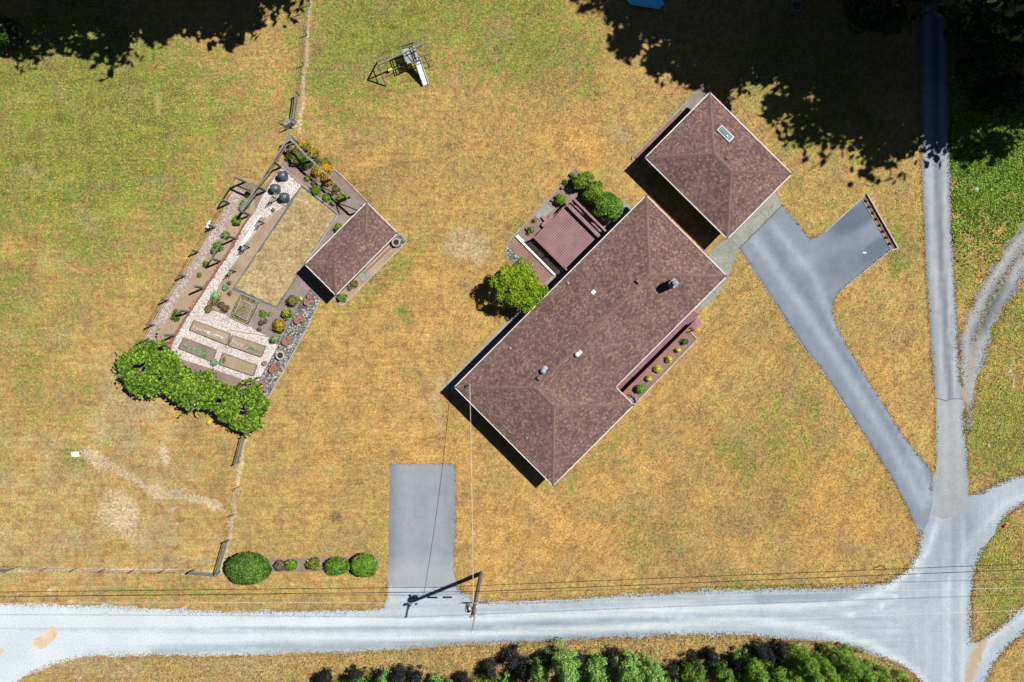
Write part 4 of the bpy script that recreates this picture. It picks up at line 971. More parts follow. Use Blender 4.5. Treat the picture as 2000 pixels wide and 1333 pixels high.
tuft_row((456, 667), (485, 679), 110, .05, M['dryleaf'], 'short row of white plants in the right raised bed', 'seedlings')
tuft_row((482, 677), (509, 688), 120, .06, M['leaf_mint'], 'pale green seedlings in the right raised bed', 'seedlings')
tuft_row((361, 675), (382, 683), 80, .06, M['leaf_mint'], 'sparse green seedlings in the left raised bed', 'seedlings')
tuft_row((389, 684), (406, 696), 220, .1, M['lettuce'], 'clump of bright green lettuce in the left raised bed', 'lettuce')
tuft_row((441, 699), (438, 708), 90, .06, M['leaf_olive'], 'brown green tuft in the nearly bare raised bed', 'plant')
def square_bed():
    t = thing('square_herb_bed', 'square bed of two nested pale frames planted with low herbs', 'planter', tuple(V(479, 605)))
    for pts, z in (([(470, 573), (510, 591), (487, 637), (448, 618.6)], .16), ([(472, 586), (496, 598), (483.6, 626), (459.6, 613.6)], .24)):
        P = [Vector(W(*p)) for p in pts]
        for a, q in zip(P, P[1:]+P[:1]):
            d = (q-a).normalized(); b = MB(); b.beam((a.x+d.x*.03, a.y+d.y*.03, z/2+.03), (q.x-d.x*.03, q.y-d.y*.03, z/2+.03), .055, z); b.build('board', M['pinkcurb'], t)
    b = MB(); b.prism([W(471, 588), W(494, 599), W(483, 624), W(461, 613)], .03, .22); b.build('soil', M['soil2'], t)
    C = []; 
    for (x0, y0, x1, y1) in ((472, 579, 504, 593), (506, 595, 488, 630), (484, 632, 453, 617), (453, 614, 468, 582)):
        for _ in range(70): s = RNG.uniform(); C.append((*W(x0+(x1-x0)*s+RNG.normal()*1.3, y0+(y1-y0)*s+RNG.normal()*1.3), .1+RNG.uniform(0, .08)))
    for _ in range(70): C.append((*W(478+RNG.normal()*5, 606+RNG.normal()*5), .26))
    C = np.array(C); leaf_obj('herbs', C, np.tile([0, 0, 1.0], (len(C), 1)), .07, M['leaf_olive'], t, kind='stuff')
square_bed()

# ------------------------------------------------------------------ posts, beams and fences
def posts_and_beams():
    hI = 2.3
    t = thing('garden_pergola', 'weathered grey post and beam pergola at the north corner of the garden', 'pergola', tuple(V(519, 373)))
    def post(px, py, h=hI, w=.15):
        b = MB(); p = V(px, py, 0); b.box((p.x, p.y, h/2), (w, w, h), math.radians(30)); b.build('post', M['greywood'], t); return Vector((p.x, p.y, h))
    def beam(a, c, w=.13, h=.13):
        b = MB(); b.beam(a, c, w, h); b.build('beam', M['greywood'], t)
    up = Vector((0, 0, .065))
    n0 = post(580, 279); n1 = post(549, 327); n2 = post(519, 374); n3 = post(488.5, 421); n4 = post(479, 356); n5 = post(448, 398, 1.9)
    beam(n0+up, n1+up); beam(n1+up, n2+up); beam(n2+up, n3+up); beam(n4+up*3, n2+up*3); beam(n4+up, n5+Vector((0, 0, .07)), .07, .1)
    m0 = V(577, 283, 0, 1.7); beam(m0, n1+Vector((0, 0, -.5)), .06, .08)
    beam(n2+Vector((0, 0, -.7)), n3+Vector((.1, .1, -.1)), .07, .09); beam(n1+Vector((.1, .1, -.9)), n2+Vector((0, 0, -.1)), .06, .08)
    beam(n4+Vector((0, 0, -1.0)), n2+Vector((0, 0, -1.1)), .05, .08); beam(n0+up+Vector((-.3, -.05, 0)), n0+up+Vector((.4, -.6, 0)), .08, .1)
    # beam line on the outer side of the flower bed down to the shed
    t2 = thing('bed_trellis', 'grey timber beam trellis over the flower bed leading to the garden shed', 'trellis', tuple(V(643, 350)))
    pp = []
    for px, py in ((575, 275), (613, 318), (652, 353), (686, 385), (712, 409)):
        b = MB(); p = V(px, py); b.box((p.x, p.y, hI/2), (.13, .13, hI), math.radians(45)); b.build('post', M['greywood'], t2); pp.append(Vector((p.x, p.y, hI)))
    for a, c in zip(pp[:-1], pp[1:]):
        d = (c-a).normalized()*.06; b = MB(); b.beam(a+d+up, c-d+up, .14, .12); b.build('beam', M['greywood'], t2)
    for a, c in zip(pp[2:-1], pp[3:]):
        b = MB(); b.beam(a+Vector((0, 0, -.1)), c+Vector((0, 0, -1.5)), .05, .07); b.build('brace', M['greywood'], t2)
    b = MB(); q = V(690, 408); b.beam(pp[3]+up*2, Vector((q.x, q.y, 2.2)), .06, .08); b.build('brace', M['greywood'], t2)
    # inner line of posts along the retaining boards
    inner = [((461, 467), 'nearest the pergola'), ((432, 511), 'beside the run of round pots'), ((399.5, 563), 'at the middle of the retaining boards'), ((371, 609), 'beside the reddish stone block'), ((343, 655.5), 'nearest the vine')]
    tops = []
    for (px, py), w in inner:
        b = MB(); p = V(px, py); b.box((p.x, p.y, 1.2), (.15, .15, 2.4), math.radians(30)); b.build('garden_post', M['greywood'], label='weathered timber post standing along the retaining boards, '+w, cat='post', group='timber posts along the retaining boards', loc=(p.x, p.y, 0)); tops.append(Vector((p.x, p.y, 2.45)))
    b = MB(); b.beam(tops[0], tops[1], .07, .09); b.build('loose_beam', M['greywood'], label='grey beam laid across the tops of two garden posts', cat='beam', loc=tuple(tops[0]))
    # outer garden fence
    t3 = thing('garden_wire_fence', 'grey post and wire fence along the outer side of the garden path', 'fence', tuple(V(361, 540)))
    pl = [(448, 398), (420, 445), (388, 493), (362, 540), (329, 587), (301, 635), (281, 668)]
    for px, py in pl[1:]:
        b = MB(); p = V(px, py); b.box((p.x, p.y, .8), (.12, .12, 1.6), math.radians(30)); b.build('post', M['greywood'], t3)
    for z in (.3, .75, 1.2, 1.5):
        b = MB(); b.path([V(px, py, 0, z)+Vector((0, 0, 0)) for px, py in pl], .008, 4); b.build('wire', M['darkmetal'], t3)
    b = MB(); p = V(509, 737); b.box((p.x, p.y, .85), (.09, .09, 1.7), .5); b.build('garden_post', M['greywood'], label='grey timber post by the bottom raised bed near the grey pot', cat='post', loc=(p.x, p.y, 0))
posts_and_beams()
def planter_posts():
    spots = [((542.5, 391), 'next to the black compost bins'), ((516, 437), 'holding the upper end of the white trough'), ((488, 484), 'holding the lower end of the white trough'), ((461, 531), 'alone on the path below the white trough')]
    proto = None
    for (px, py), w in spots:
        p = V(px, py)
        if proto is None:
            proto = thing('cross_arm_post', '', 'post', (p.x, p.y, 0), 'dark posts with cross arms on the white gravel')
            b = MB(); b.tube((p.x, p.y, 0), (p.x, p.y, 1.75), .05, n=6); b.build('pole', M['darkmetal'], proto)
            for z in (.8, 1.2, 1.6):
                b = MB(); b.beam((p.x-.22, p.y-.32, z), (p.x+.22, p.y+.32, z), .06, .06); b.build('arm', M['greywood'], proto)
            o = proto; kids = [c for c in bpy.data.objects if c.parent == proto]
        else:
            o = proto.copy(); COL.objects.link(o)
            for c in kids: q = c.copy(); COL.objects.link(q); q.parent = o
            o.location = (p.x, p.y, 0)
        o['label'] = 'dark pole with three short cross arms, '+w
    b = MB(); a, c = V(518, 424, 0, 1.15), V(481, 484, 0, 1.15); d = (c-a).normalized(); s = Vector((-d.y, d.x, 0))
    t = thing('white_trough', 'long narrow white planter trough with a row of holes over the gravel path', 'trough', ((a.x+c.x)/2, (a.y+c.y)/2, 0))
    b.beam(a, c, .27, .13); b.build('channel', M['white_plastic'], t)
    L = (c-a).length; b = MB()
    for i in range(15): q = a+d*(L*(i+.5)/15); b.lathe([(.028, .066), (.028, .069)], (q.x, q.y, q.z), 8)
    b.build('hole', M['darksoil'], t, kind='stuff')
planter_posts()
def compost_bins():
    proto = None
    for (px, py), w in (((554, 345.5), 'black domed compost bin nearest the flower bed kerb'), ((539.5, 370.5), 'black domed compost bin on the pergola side, in the middle of the three'), ((557, 387.5), 'black domed compost bin nearest the small lawn')):
        p = V(px, py)
        if proto is None:
            proto = thing('compost_bin', '', 'compost bin', (p.x, p.y, 0), 'black compost bins on the white gravel')
            b = MB(); b.lathe([(.38, 0), (.39, .08), (.36, .1), (.30, .55), (.27, .74)], (p.x, p.y, 0), 20); b.build('body', M['plastic_black'], proto, smooth=False)
            b = MB(); b.lathe([(.29, .74), (.30, .8), (.25, .86), (.2, .88), (.18, .93), (.09, .95), (.03, .955)], (p.x, p.y, 0), 20); b.build('lid', M['plastic_black'], proto)
            b = MB(); b.lathe([(.39, .0), (.44, .02), (.44, .05), (.39, .07)], (p.x, p.y, 0), 20); b.build('base_ring', M['plastic_black'], proto)
            o = proto; kids = [c for c in bpy.data.objects if c.parent == proto]
        else:
            o = proto.copy(); COL.objects.link(o)
            for c in kids: q = c.copy(); COL.objects.link(q); q.parent = o
            o.location = (p.x, p.y, 0)
        o['label'] = w
compost_bins()

# ------------------------------------------------------------------ pots
POT = {}
def pot(px, py, r_px, label, group, mt='terracotta', h=.3, soil=True):
    """r_px radius in photo pixels"""
    key = (mt, soil)
    if key not in POT:
        t = thing('plant_pot', '', 'pot'); b = MB(); b.lathe([(.62, 0), (.95, .82), (1.04, .83), (1.04, 1.0), (.9, 1.0), (.86, .84)], (0, 0, 0), 14, close=False); b.build('pot_wall', M[mt], t)
        b = MB(); b.lathe([(.0, .84), (.88, .84)], (0, 0, 0), 14, close=False); b.build('soil', M['potsoil'] if soil else M['darksoil'], t)
        POT[key] = (t, [c for c in bpy.data.objects if c.parent == t], [False])
    t, kids, used = POT[key]
    if not used[0]: o = t; used[0] = True
    else:
        o = t.copy(); COL.objects.link(o)
        for c in kids: q = c.copy(); COL.objects.link(q); q.parent = o
    p = V(px, py); r = r_px/PPM; o.location = (p.x, p.y, .03); o.scale = (r, r, h)
    o['label'] = label; o['group'] = group; return o
def pots():
    trip = [((606, 580), 4.8, (601.5, 591), 6, (610, 589.5), 4.2, 'by the corner of the shed shadow'), ((586, 618.5), 5, (582, 627), 6, (592, 625.5), 4, 'second cluster down from the shed'), ((567, 660.5), 4.6, (558.7, 668), 6.4, (567.7, 668.6), 3.8, 'just above the round stone basin'),
            ((536, 714), 5, (533, 723), 5.4, (541, 720), 4, 'just below the round stone basin'), ((515.7, 750), 5.2, (509, 760), 6.4, (520, 760), 4.6, 'at the vine end of the rock bed')]
    for a, ra, b_, rb, c, rc, w in trip:
        pot(*a, ra, 'upper clay pot of the cluster '+w, 'clay pots in clusters of three on the rock bed', h=.32)
        pot(*b_, rb, 'largest clay pot of the cluster '+w, 'clay pots in clusters of three on the rock bed', h=.36)
        pot(*c, rc, 'smallest clay pot of the cluster '+w, 'clay pots in clusters of three on the rock bed', h=.26)
    q = lambda z, ox, oy, s: [(ox+x/s, oy+y/s) for x, y in z]
    up = q([(890, 248), (868, 288), (847, 320), (833, 350), (815, 375), (797, 405), (778, 437), (760, 467)], 270, 400, 4.444)
    md = q([(715, 515), (703, 540), (686, 572), (662, 618), (638, 645), (617, 672), (597, 702)], 270, 400, 4.444)
    lo = q([(808, 448), (770, 503), (755, 530), (740, 558), (718, 600), (698, 627), (650, 702), (630, 737), (610, 770)], 200, 520, 4.762)
    ords = ['first', 'second', 'third', 'fourth', 'fifth', 'sixth', 'seventh', 'eighth', 'ninth']
    for run, w in ((up, 'upper run along the retaining boards'), (md, 'middle run along the retaining boards'), (lo, 'lower run along the retaining boards')):
        for i, (x, y) in enumerate(run):
            dark = (w[0] == 'l' and i < 4) or (w[0] == 'm' and i == 0) or (w[0] == 'u' and i == 0)
            pot(x, y, (2.6, 3.4, 3.0, 3.7)[i % 4], f'{"grey" if dark else "clay"} pot, {ords[i]} from the top in the {w}', 'small pots lined up along the retaining boards', 'potgrey' if dark else 'terracotta', .22)
    pot(518.5, 709.5, 4.6, 'single grey pot beside the bottom right raised bed', 'grey pots standing alone', 'potgrey', .3)
    pot(1063, 439, 4.2, 'orange clay pot standing at the edge of the back deck step', 'pots by the back deck', 'terracotta', .35)
    pot(1079, 392, 2.4, 'small grey pot beside the slab in the back bed', 'pots by the back deck', 'potgrey', .25)
    pot(1098.5, 367, 3.2, 'clay pot near the edging at the top of the back bed', 'pots by the back deck', 'potgrey', .25)
    pot(1030, 447.5, 2.8, 'clay pot among the grasses in the back bed', 'pots by the back deck', 'terracotta', .25)
    def basin(px, py, r, label):
        p = V(px, py); t = thing('stone_basin', label, 'basin', (p.x, p.y, 0))
        b = MB(); b.lathe([(r*.5, 0), (r*.62, .2), (r, .42), (r, .5), (r*.72, .5), (r*.6, .4), (r*.1, .38)], (p.x, p.y, 0), 20, close=False); b.build('bowl', M['palecon'], t)
        b = MB(); b.lathe([(0, .46), (r*.69, .46)], (p.x, p.y, 0), 20, close=False); b.build('water', M['water'], t)
    basin(550, 694.5, .34, 'pale round stone basin with dark water between the clay pots on the rock bed')
    basin(775, 475, .33, 'round stone bird bath on grey gravel at the east corner of the shed')
pots()

# ------------------------------------------------------------------ vegetation
def shrub(px, py, r_px, h, label, m='leaf_hedge', name='shrub', size=.07, n=None, ry=None, group=None, stem=True, flower=None, fn=60, lump=.12, z0=None, rotz=0, ppx=None):
    """rounded shrub: r_px radius in photo pixels; position = its centre as seen, corrected for height"""
    p = V(px, py, h*.55); rx = r_px/PPM*.93; ry = (ry or r_px)/PPM*.93
    cz = h*.5 if z0 is None else z0+(h-z0)/2; rz = h*.5 if z0 is None else (h-z0)/2
    n = n or int(min(9000, max(120, 7.5*rx*ry*1.4/(size*size*.7))))
    t = thing(name, label, 'tree' if name == 'tree' else 'shrub', (p.x, p.y, 0), group)
    C, D = shell(n, (p.x, p.y, cz), (rx, ry, rz), lump, -.6, .12)
    C2, D2 = shell(n//3, (p.x, p.y, cz), (rx*.8, ry*.8, rz*.8), .1, -.8, .1)
    leaf_obj('foliage', np.vstack([C, C2]), np.vstack([D, D2]), size, M[m], t)
    if stem:
        b = MB(); b.tube((p.x, p.y, 0), (p.x, p.y, cz), max(.015, rx*.06), n=5); b.build('stem', M['bark'], t)
    if flower:
        C, D = shell(fn, (p.x, p.y, cz), (rx*1.02, ry*1.02, rz*1.05), lump, .1, .05); leaf_obj('blossom', C, D, size*.8, M[flower], t)
    return t
def hedges():
    t = shrub(484, 1111, 46, 2.2, 'large clipped oval green hedge bush at the fence corner by the road', 'leaf_hedge', size=.085, ry=34, n=7500, lump=.05)
    shrub(546, 1105, 11, .7, 'small brownish shrub between the large hedge and a round green one', 'brownleaf', size=.06)
    shrub(569, 1104, 12.5, .9, 'smallest round green shrub in the roadside bed', 'leaf_hedge2', size=.06)
    shrub(613, 1103, 14, .8, 'yellow green shrub in the middle of the roadside bed', 'leaf_yellow', size=.06, flower='fl_yellow', lump=.2, m2=None) if False else shrub(613, 1103, 14, .8, 'yellow green shrub in the middle of the roadside bed', 'leaf_olive', size=.06, flower='fl_yellow', lump=.2)
    shrub(658, 1107, 25, 1.3, 'round green hedge with brownish leaves, left of the pair by the parking pad', 'leaf_hedge2', size=.075, ry=19, lump=.08)
    shrub(711, 1105, 28, 1.6, 'roundest bright green hedge, nearest the parking pad', 'leaf_hedge2', size=.075, ry=25, n=4500, lump=.05)
    sheet('roadside_bed', [(505, 1094), (560, 1091), (740, 1087), (742, 1096), (735, 1114), (600, 1117), (528, 1117), (500, 1112)], .012, M['soil2'], amp=.05)
hedges()
def big_trees_near():
    # bright green round tree beside the house: many leaf clumps
    c = V(1012, 556, 2.6); base = (c.x, c.y)
    t = thing('ornamental_tree', 'bright lime green round-crowned tree beside the house wall and bark bed', 'tree', (c.x, c.y, 0))
    b = MB(); b.tube((c.x, c.y, 0), (c.x, c.y, 1.6), .1, .07, 8)
    for k in range(7):
        a = k*.9; b.tube((c.x, c.y, 1.0+.1*k), (c.x+1.3*math.cos(a), c.y+1.3*math.sin(a), 2.4+.2*k), .05, .015, 5)
    b.build('trunk', M['bark'], t)
    Cs, Ds = [], []
    for k in range(70):
        d = unit(RNG.normal(size=(1, 3)))[0]
        if d[2] < -.25: d[2] = abs(d[2])
        R = np.array([2.02, 1.86, 1.25]); q = np.array([c.x, c.y, 2.7])+d*R*RNG.uniform(.62, .98)
        r = RNG.uniform(.25, .5); C, D = shell(300, q, (r, r, r*.8), .2, -.4, .2); Cs.append(C); Ds.append(D)
    leaf_obj('crown', np.vstack(Cs), np.vstack(Ds), .065, M['leaf_maple'], t, .6, .7)
    # shrub hedge beside the back deck
    for px, py, rx, ry, h, m, lab in ((1140, 354, 21, 17, 1.7, 'leaf_shrub', 'yellow green shrub at the top corner of the back planting bed'), (1160, 378, 22, 22, 2.0, 'leaf_shrub', 'loose bright green shrub in the middle of the hedge by the deck bench'),
                                       (1187, 404, 28, 30, 2.3, 'leaf_hedge2', 'dense dark green rounded shrub between the deck bench and the house')):
        shrub(px, py, rx, h, lab, m, size=.07, ry=ry, n=4200, lump=.22)
    shrub(1094.5, 390.5, 11.5, .9, 'small lime green ball shrub by the top of the back deck', 'leaf_shrub', size=.05)
    shrub(1117, 342, 5, .4, 'little dark green plant in the top corner of the back bed', 'leaf_hedge', size=.05)
    shrub(1036, 450, 7, .5, 'pale olive tuft of grass in the back bed below the slab', 'leaf_olive', size=.06, flower='fl_red', fn=12, lump=.3)
    shrub(1044, 431, 4, .35, 'tiny olive plant beside the concrete slab', 'leaf_olive', size=.05)
    shrub(1104, 357, 6, .4, 'dark purple green plant in the back bed beside the tall shrubs', 'leaf_hedge', size=.05, lump=.3)
big_trees_near()
def porch_plants():
    for px, py, r, m, lab in ((1338, 668, 6.5, 'leaf_hedge', 'dark green ball shrub at the step end of the front bed'), (1325, 684, 4.6, 'leaf_yellow', 'smallest pale yellow shrub in the front bed'), (1306.5, 702, 7, 'leaf_yellow', 'yellow ball shrub nearest the two small ones in the front bed'),
                              (1285.6, 721, 7.6, 'leaf_yellow', 'largest yellow ball shrub in the middle of the front bed'), (1267.6, 740, 6, 'leaf_yellow', 'yellow ball shrub next to the last green one in the front bed'), (1249.6, 759.6, 9, 'leaf_hedge2', 'green spreading shrub at the gravel end of the front bed')):
        shrub(px, py, r, .55 if r < 8 else .8, lab, m, size=.05, lump=.2)
porch_plants()
def drive_strip():
    sheet('driveway_end_bed', [(1683, 388), (1692, 380.5), (1751, 484), (1741, 487)], .02, M['mulch'])
    b = MB(); strip_line(b, [(1692, 379.5), (1752, 485)], .1, 0, .22); strip_line(b, [(1752, 486), (1741, 489.5)], .08, 0, .12); b.build('end_bed_kerb', M['palecon'], kind='structure')
    b = MB(); strip_line(b, [(1683, 389), (1741, 488)], .06, 0, .07); b.build('end_bed_kerb', M['pinkcurb'], kind='structure')
    where = ['nearest the top corner', 'second from the top corner', 'third from the top corner', 'in the middle', 'just below the middle', 'third from the bottom corner', 'second from the bottom corner', 'nearest the bottom corner']
    for i in range(8):
        s = (i+.7)/8.4; px, py = 1688+s*56, 384+s*100
        shrub(px, py, 3.2, .3, 'small dark plant in the driveway end bed, '+where[i], ['leaf_olive', 'brownleaf'][i % 2], size=.045, group='small plants in the driveway end bed', flower='fl_magenta' if i == 6 else ('fl_yellow' if i in (0, 7) else None), fn=8)
drive_strip()
def garden_plants():
    G = [  # px, py, r, h, mat, flower, label
        (578, 303, 17, 1.1, 'leaf_olive', None, 'largest olive green shrub at the top of the garden flower bed'),
        (599, 317, 13, .9, 'leaf_hedge', None, 'dark green shrub next to the largest one in the flower bed'), (609, 313, 6, .5, 'leaf_mint', None, 'mint green plant under the trellis beam'),
        (587, 282, 8, .7, 'leaf_olive', 'fl_orange', 'orange flowering plant at the top corner outside the trellis'), (598, 287, 9, .7, 'leaf_olive', 'fl_orange', 'second orange flowering plant along the outside of the trellis'),
        (613, 301, 11, .8, 'leaf_olive', 'fl_orange', 'dense orange flowering plant in the upper group'), (630, 322, 14, .9, 'leaf_olive', 'fl_orange', 'large orange and yellow flowering plant in the middle of the flower bed'),
        (622, 333, 13, .9, 'leaf_shrub', 'fl_orange', 'wide green plant with orange flowers inside the trellis'), (640, 351, 11, .7, 'leaf_olive', 'fl_orange', 'lowest orange flowering plant in the flower bed'),
        (643, 330, 8, .7, 'leaf_olive', 'fl_orange', 'orange flowering plant against the outer kerb'),
        (600, 348, 6, .4, 'leaf_hedge2', None, 'small green plant near the kerb above the lawn corner'), (617, 371, 10, .6, 'leaf_hedge2', None, 'bright green bushy plant at the lawn corner kerb'), (638, 386, 9, .5, 'leaf_hedge2', None, 'bright green plant in the lower flower bed'),
        (650, 397, 5, .35, 'leaf_hedge2', None, 'small green plant near the paver walk'), (667, 386, 9, .5, 'leaf_shrub', None, 'green plant in the shade of the trellis brace'), (659, 367, 7, .4, 'leaf_olive', None, 'sparse olive plant by the lower trellis beam'),
        (651, 377, 4, .3, 'brownleaf', None, 'small reddish brown plant in the lower flower bed'), (612, 358, 4, .3, 'brownleaf', 'fl_red', 'small pinkish plant in the middle of the flower bed'),
        (488, 378, 9, .7, 'brownleaf', None, 'brown shrub under the pergola at the head of the garden path'), (479, 396, 9, .6, 'leaf_mint', None, 'bright mint green plant beside the head of the garden path'), (472, 405, 6, .5, 'leaf_mint', None, 'smaller mint green plant below the first'),
        (462, 431, 10, .7, 'leaf_shrub', None, 'yellow green shrub below the pergola in the soil bed'), (442, 459, 8, .6, 'leaf_shrub', None, 'light green shrub by the first garden post'), (426, 481, 9, .7, 'leaf_hedge2', None, 'upper end of the oval green shrub pair in the soil bed'),
        (420, 489, 7, .6, 'leaf_hedge2', None, 'lower end of the oval green shrub pair in the soil bed'), (402, 516, 6, .4, 'leaf_olive', None, 'small olive shrub by the second garden post'), (389, 537, 5, .35, 'leaf_olive', None, 'sparse olive plant in the middle of the soil bed'),
        (344, 616, 9, .7, 'leaf_hedge', 'fl_red', 'dark green shrub with red tips in the lower soil bed'), (534, 410.5, 3.6, .35, 'leaf_olive', 'fl_orange', 'golden brown plant beside the black compost bins'),
        (440, 562, 6, .4, 'leaf_mint', None, 'mint green plant at the lower lawn corner'), (422, 579, 9, .5, 'leaf_mint', 'fl_yellow', 'pale green plant with yellow flowers by the white gravel'), (419, 590, 7, .4, 'leaf_olive', 'fl_red', 'orange red flowering plant on the white gravel edge'),
        (407, 604, 8, .45, 'leaf_olive', 'fl_magenta', 'olive plant with magenta flowers at the tip of the bed'), (440, 604, 7, .45, 'brownleaf', 'fl_magenta', 'deep magenta flowering plant next to the square bed'), (433, 596, 7, .3, 'brownleaf', None, 'sparse brown twiggy plant in the bed'),
        (449, 573, 4, .3, 'brownleaf', 'fl_magenta', 'small dusky red plant near the lawn edge'), (448, 553, 4, .3, 'brownleaf', 'fl_magenta', 'small pink flowering plant beside the lawn edging'),
        (513, 613, 7, .3, 'leaf_hedge2', None, 'low green plant right of the square bed'), (527, 614, 4, .3, 'leaf_shrub', None, 'small bright green plant beside the paver walk'), (510, 631, 5.5, .35, 'brownleaf', 'fl_magenta', 'pink flowering plant below the low green ones'),
        (518, 628, 4.5, .3, 'brownleaf', None, 'dark red plant next to the pink flowering one'), (506, 644, 4.5, .3, 'brownleaf', 'fl_magenta', 'lowest pink flowering plant above the gravel'),
        (571, 588, 10, 1.0, 'leaf_olive', 'fl_red', 'rose bush nearest the shed'), (559.5, 612, 10, 1.0, 'leaf_shrub', 'fl_yellow', 'rose bush with yellow flowers'), (545, 637, 12, 1.0, 'leaf_olive', 'fl_orange', 'rose bush with rusty orange leaves'),
        (537, 662, 9, 1.0, 'leaf_mint', 'fl_red', 'rose bush with coral flowers at the gravel corner'), (588, 584, 3.5, .4, 'leaf_yellow', 'fl_yellow', 'small yellow flower clump at the head of the rock bed'),
        (665.8, 581, 9, .7, 'leaf_hedge2', None, 'green ball shrub at the south corner of the shed'), (692, 555, 7, .4, 'leaf_olive', 'fl_red', 'low olive plant with flowers beside the shed door slab'), (683, 563, 5, .3, 'leaf_olive', None, 'sparse plant between the door slab and the ball shrub'),
        (660, 446, 8, .5, 'leaf_shrub', None, 'lime green plant against the back wall of the shed'), (409, 824, 5, .4, 'leaf_yellow', 'fl_yellow', 'yellow flower clump at the edge of the grape vine'), (418, 709, 7, .5, 'leaf_mint', None, 'pale green plant below the raised beds by the vine')]
    for px, py, r, h, m, fl, lab in G: shrub(px, py, r, h, lab, m, size=.055 if r > 6 else .045, flower=fl, fn=int(42*r) if fl == 'fl_orange' and r > 7 else int(7*r), lump=.28, name='garden_plant', stem=True)
garden_plants()

def grape_vine():
    Z = [(370, 150), (430, 130), (500, 170), (600, 150), (620, 210), (730, 280), (750, 370), (850, 440), (960, 470), (1060, 440), (1060, 500), (1150, 560), (1290, 600), (1380, 560), (1460, 520), (1560, 580), (1560, 680), (1640, 740), (1630, 830), (1560, 900), (1560, 1000),
         (1440, 1060), (1330, 1030), (1180, 940), (1110, 830), (960, 800), (840, 830), (760, 770), (670, 700), (620, 650), (470, 680), (330, 670), (240, 620), (150, 500), (130, 400), (100, 340), (220, 250)]
    px = [(200+x/5.128, 640+y/5.128) for x, y in Z]; H0 = 2.25
    P = [W(a, b, H0) for a, b in px]; c = V(370, 770)
    t = thing('grape_vine', 'sprawling green grape vine covering a pergola at the bottom of the garden', 'vine', (c.x, c.y, 0))
    A = np.array(P); n = 26000
    X = RNG.uniform(A[:, 0].min(), A[:, 0].max(), n); Y = RNG.uniform(A[:, 1].min(), A[:, 1].max(), n); k = pip(X, Y, P); X, Y = X[k], Y[k]; k = vnoise(X, Y, 2.2, 77)+.35*vnoise(X, Y, 7.0, 78) > -.42; X, Y = X[k], Y[k]
    d = seg_dist(X, Y, list(P)+[P[0]])
    lump = .28*vnoise(X, Y, 3.0, 21)+.22*vnoise(X, Y, 9.0, 22)
    Zc = H0-.05+lump-.9*np.clip(.35-d, 0, .35)-np.abs(RNG.normal(size=len(X)))*.14
    C = np.stack([X, Y, Zc], 1); D = np.tile([0.2, .1, 1.0], (len(C), 1))
    # hanging fringe and stray shoots
    F = []
    for i in range(900):
        j = RNG.integers(len(P)); a = np.array(P[j]); b = np.array(P[(j+1) % len(P)]); q = a+(b-a)*RNG.uniform()
        F.append((q[0]+RNG.normal()*.09, q[1]+RNG.normal()*.09, H0-RNG.uniform(.1, 1.1)))
    for i in range(22):
        j = RNG.integers(len(P)); a = np.array(P[j]); o = a-A.mean(0); o = o/np.linalg.norm(o)+RNG.normal(size=2)*.5; L = RNG.uniform(.15, .5)
        for s in np.linspace(0, 1, 7): F.append((a[0]+o[0]*L*s, a[1]+o[1]*L*s, H0-.1-.6*s*s+RNG.normal()*.03))
    F = np.array(F); C = np.vstack([C, F]); D = np.vstack([D, np.tile([0.3, .2, .8], (len(F), 1))])
    leaf_obj('foliage', C, D, .11, M['leaf_vine'], t, .75, .8)
    g = thing('vine_pergola', 'grey timber pergola hidden under the grape vine', 'pergola', (c.x, c.y, 0))
    b0 = [(252, 735), (332, 756), (432, 786), (492, 800)]; b1 = [(295, 700), (365, 730), (440, 766), (498, 762)]
    for p in b0+b1:
        b = MB(); q = V(*p); b.box((q.x, q.y, .88), (.1, .1, 1.76), .3); b.build('post', M['greywood'], g)
    for L in (b0, b1):
        for p, q in zip(L[:-1], L[1:]): b = MB(); b.beam(V(*p, 0, 1.8), V(*q, 0, 1.8), .08, .1); b.build('beam', M['greywood'], g)
    for p, q in zip(b0, b1): b = MB(); b.beam(V(*p, 0, 1.89), V(*q, 0, 1.89), .07, .08); b.build('beam', M['greywood'], g)
    b = MB(); q = V(420, 760); b.tube((q.x, q.y, 0), (q.x+.2, q.y, 2.0), .06, .04, 7); q = V(300, 720); b.tube((q.x, q.y, 0), (q.x+.2, q.y, 2.0), .06, .04, 7); b.build('stem', M['bark'], t)
    for (px_, py_) in ((395, 800), (330, 776)): 
        sheet('pale_gravel_strip', [(px_-28, py_-16), (px_+36, py_+4), (px_+34, py_+12), (px_-32, py_-8)], .02, M['whitegravel'], excl=False)
grape_vine()
def hose():
    b = MB(); Z = [(650, 592), (632, 580), (620, 560), (617, 540), (630, 520), (660, 512), (720, 520), (800, 540), (900, 556), (1000, 570), (1070, 585), (1130, 600)]
    b.path([V(340+x/6.06, 560+y/6.06, 0, .05) for x, y in Z], .014, 5)
    b.build('garden_hose', M['cable'], label='thin dark garden hose looping over the white gravel by the raised beds', cat='hose')
hose()

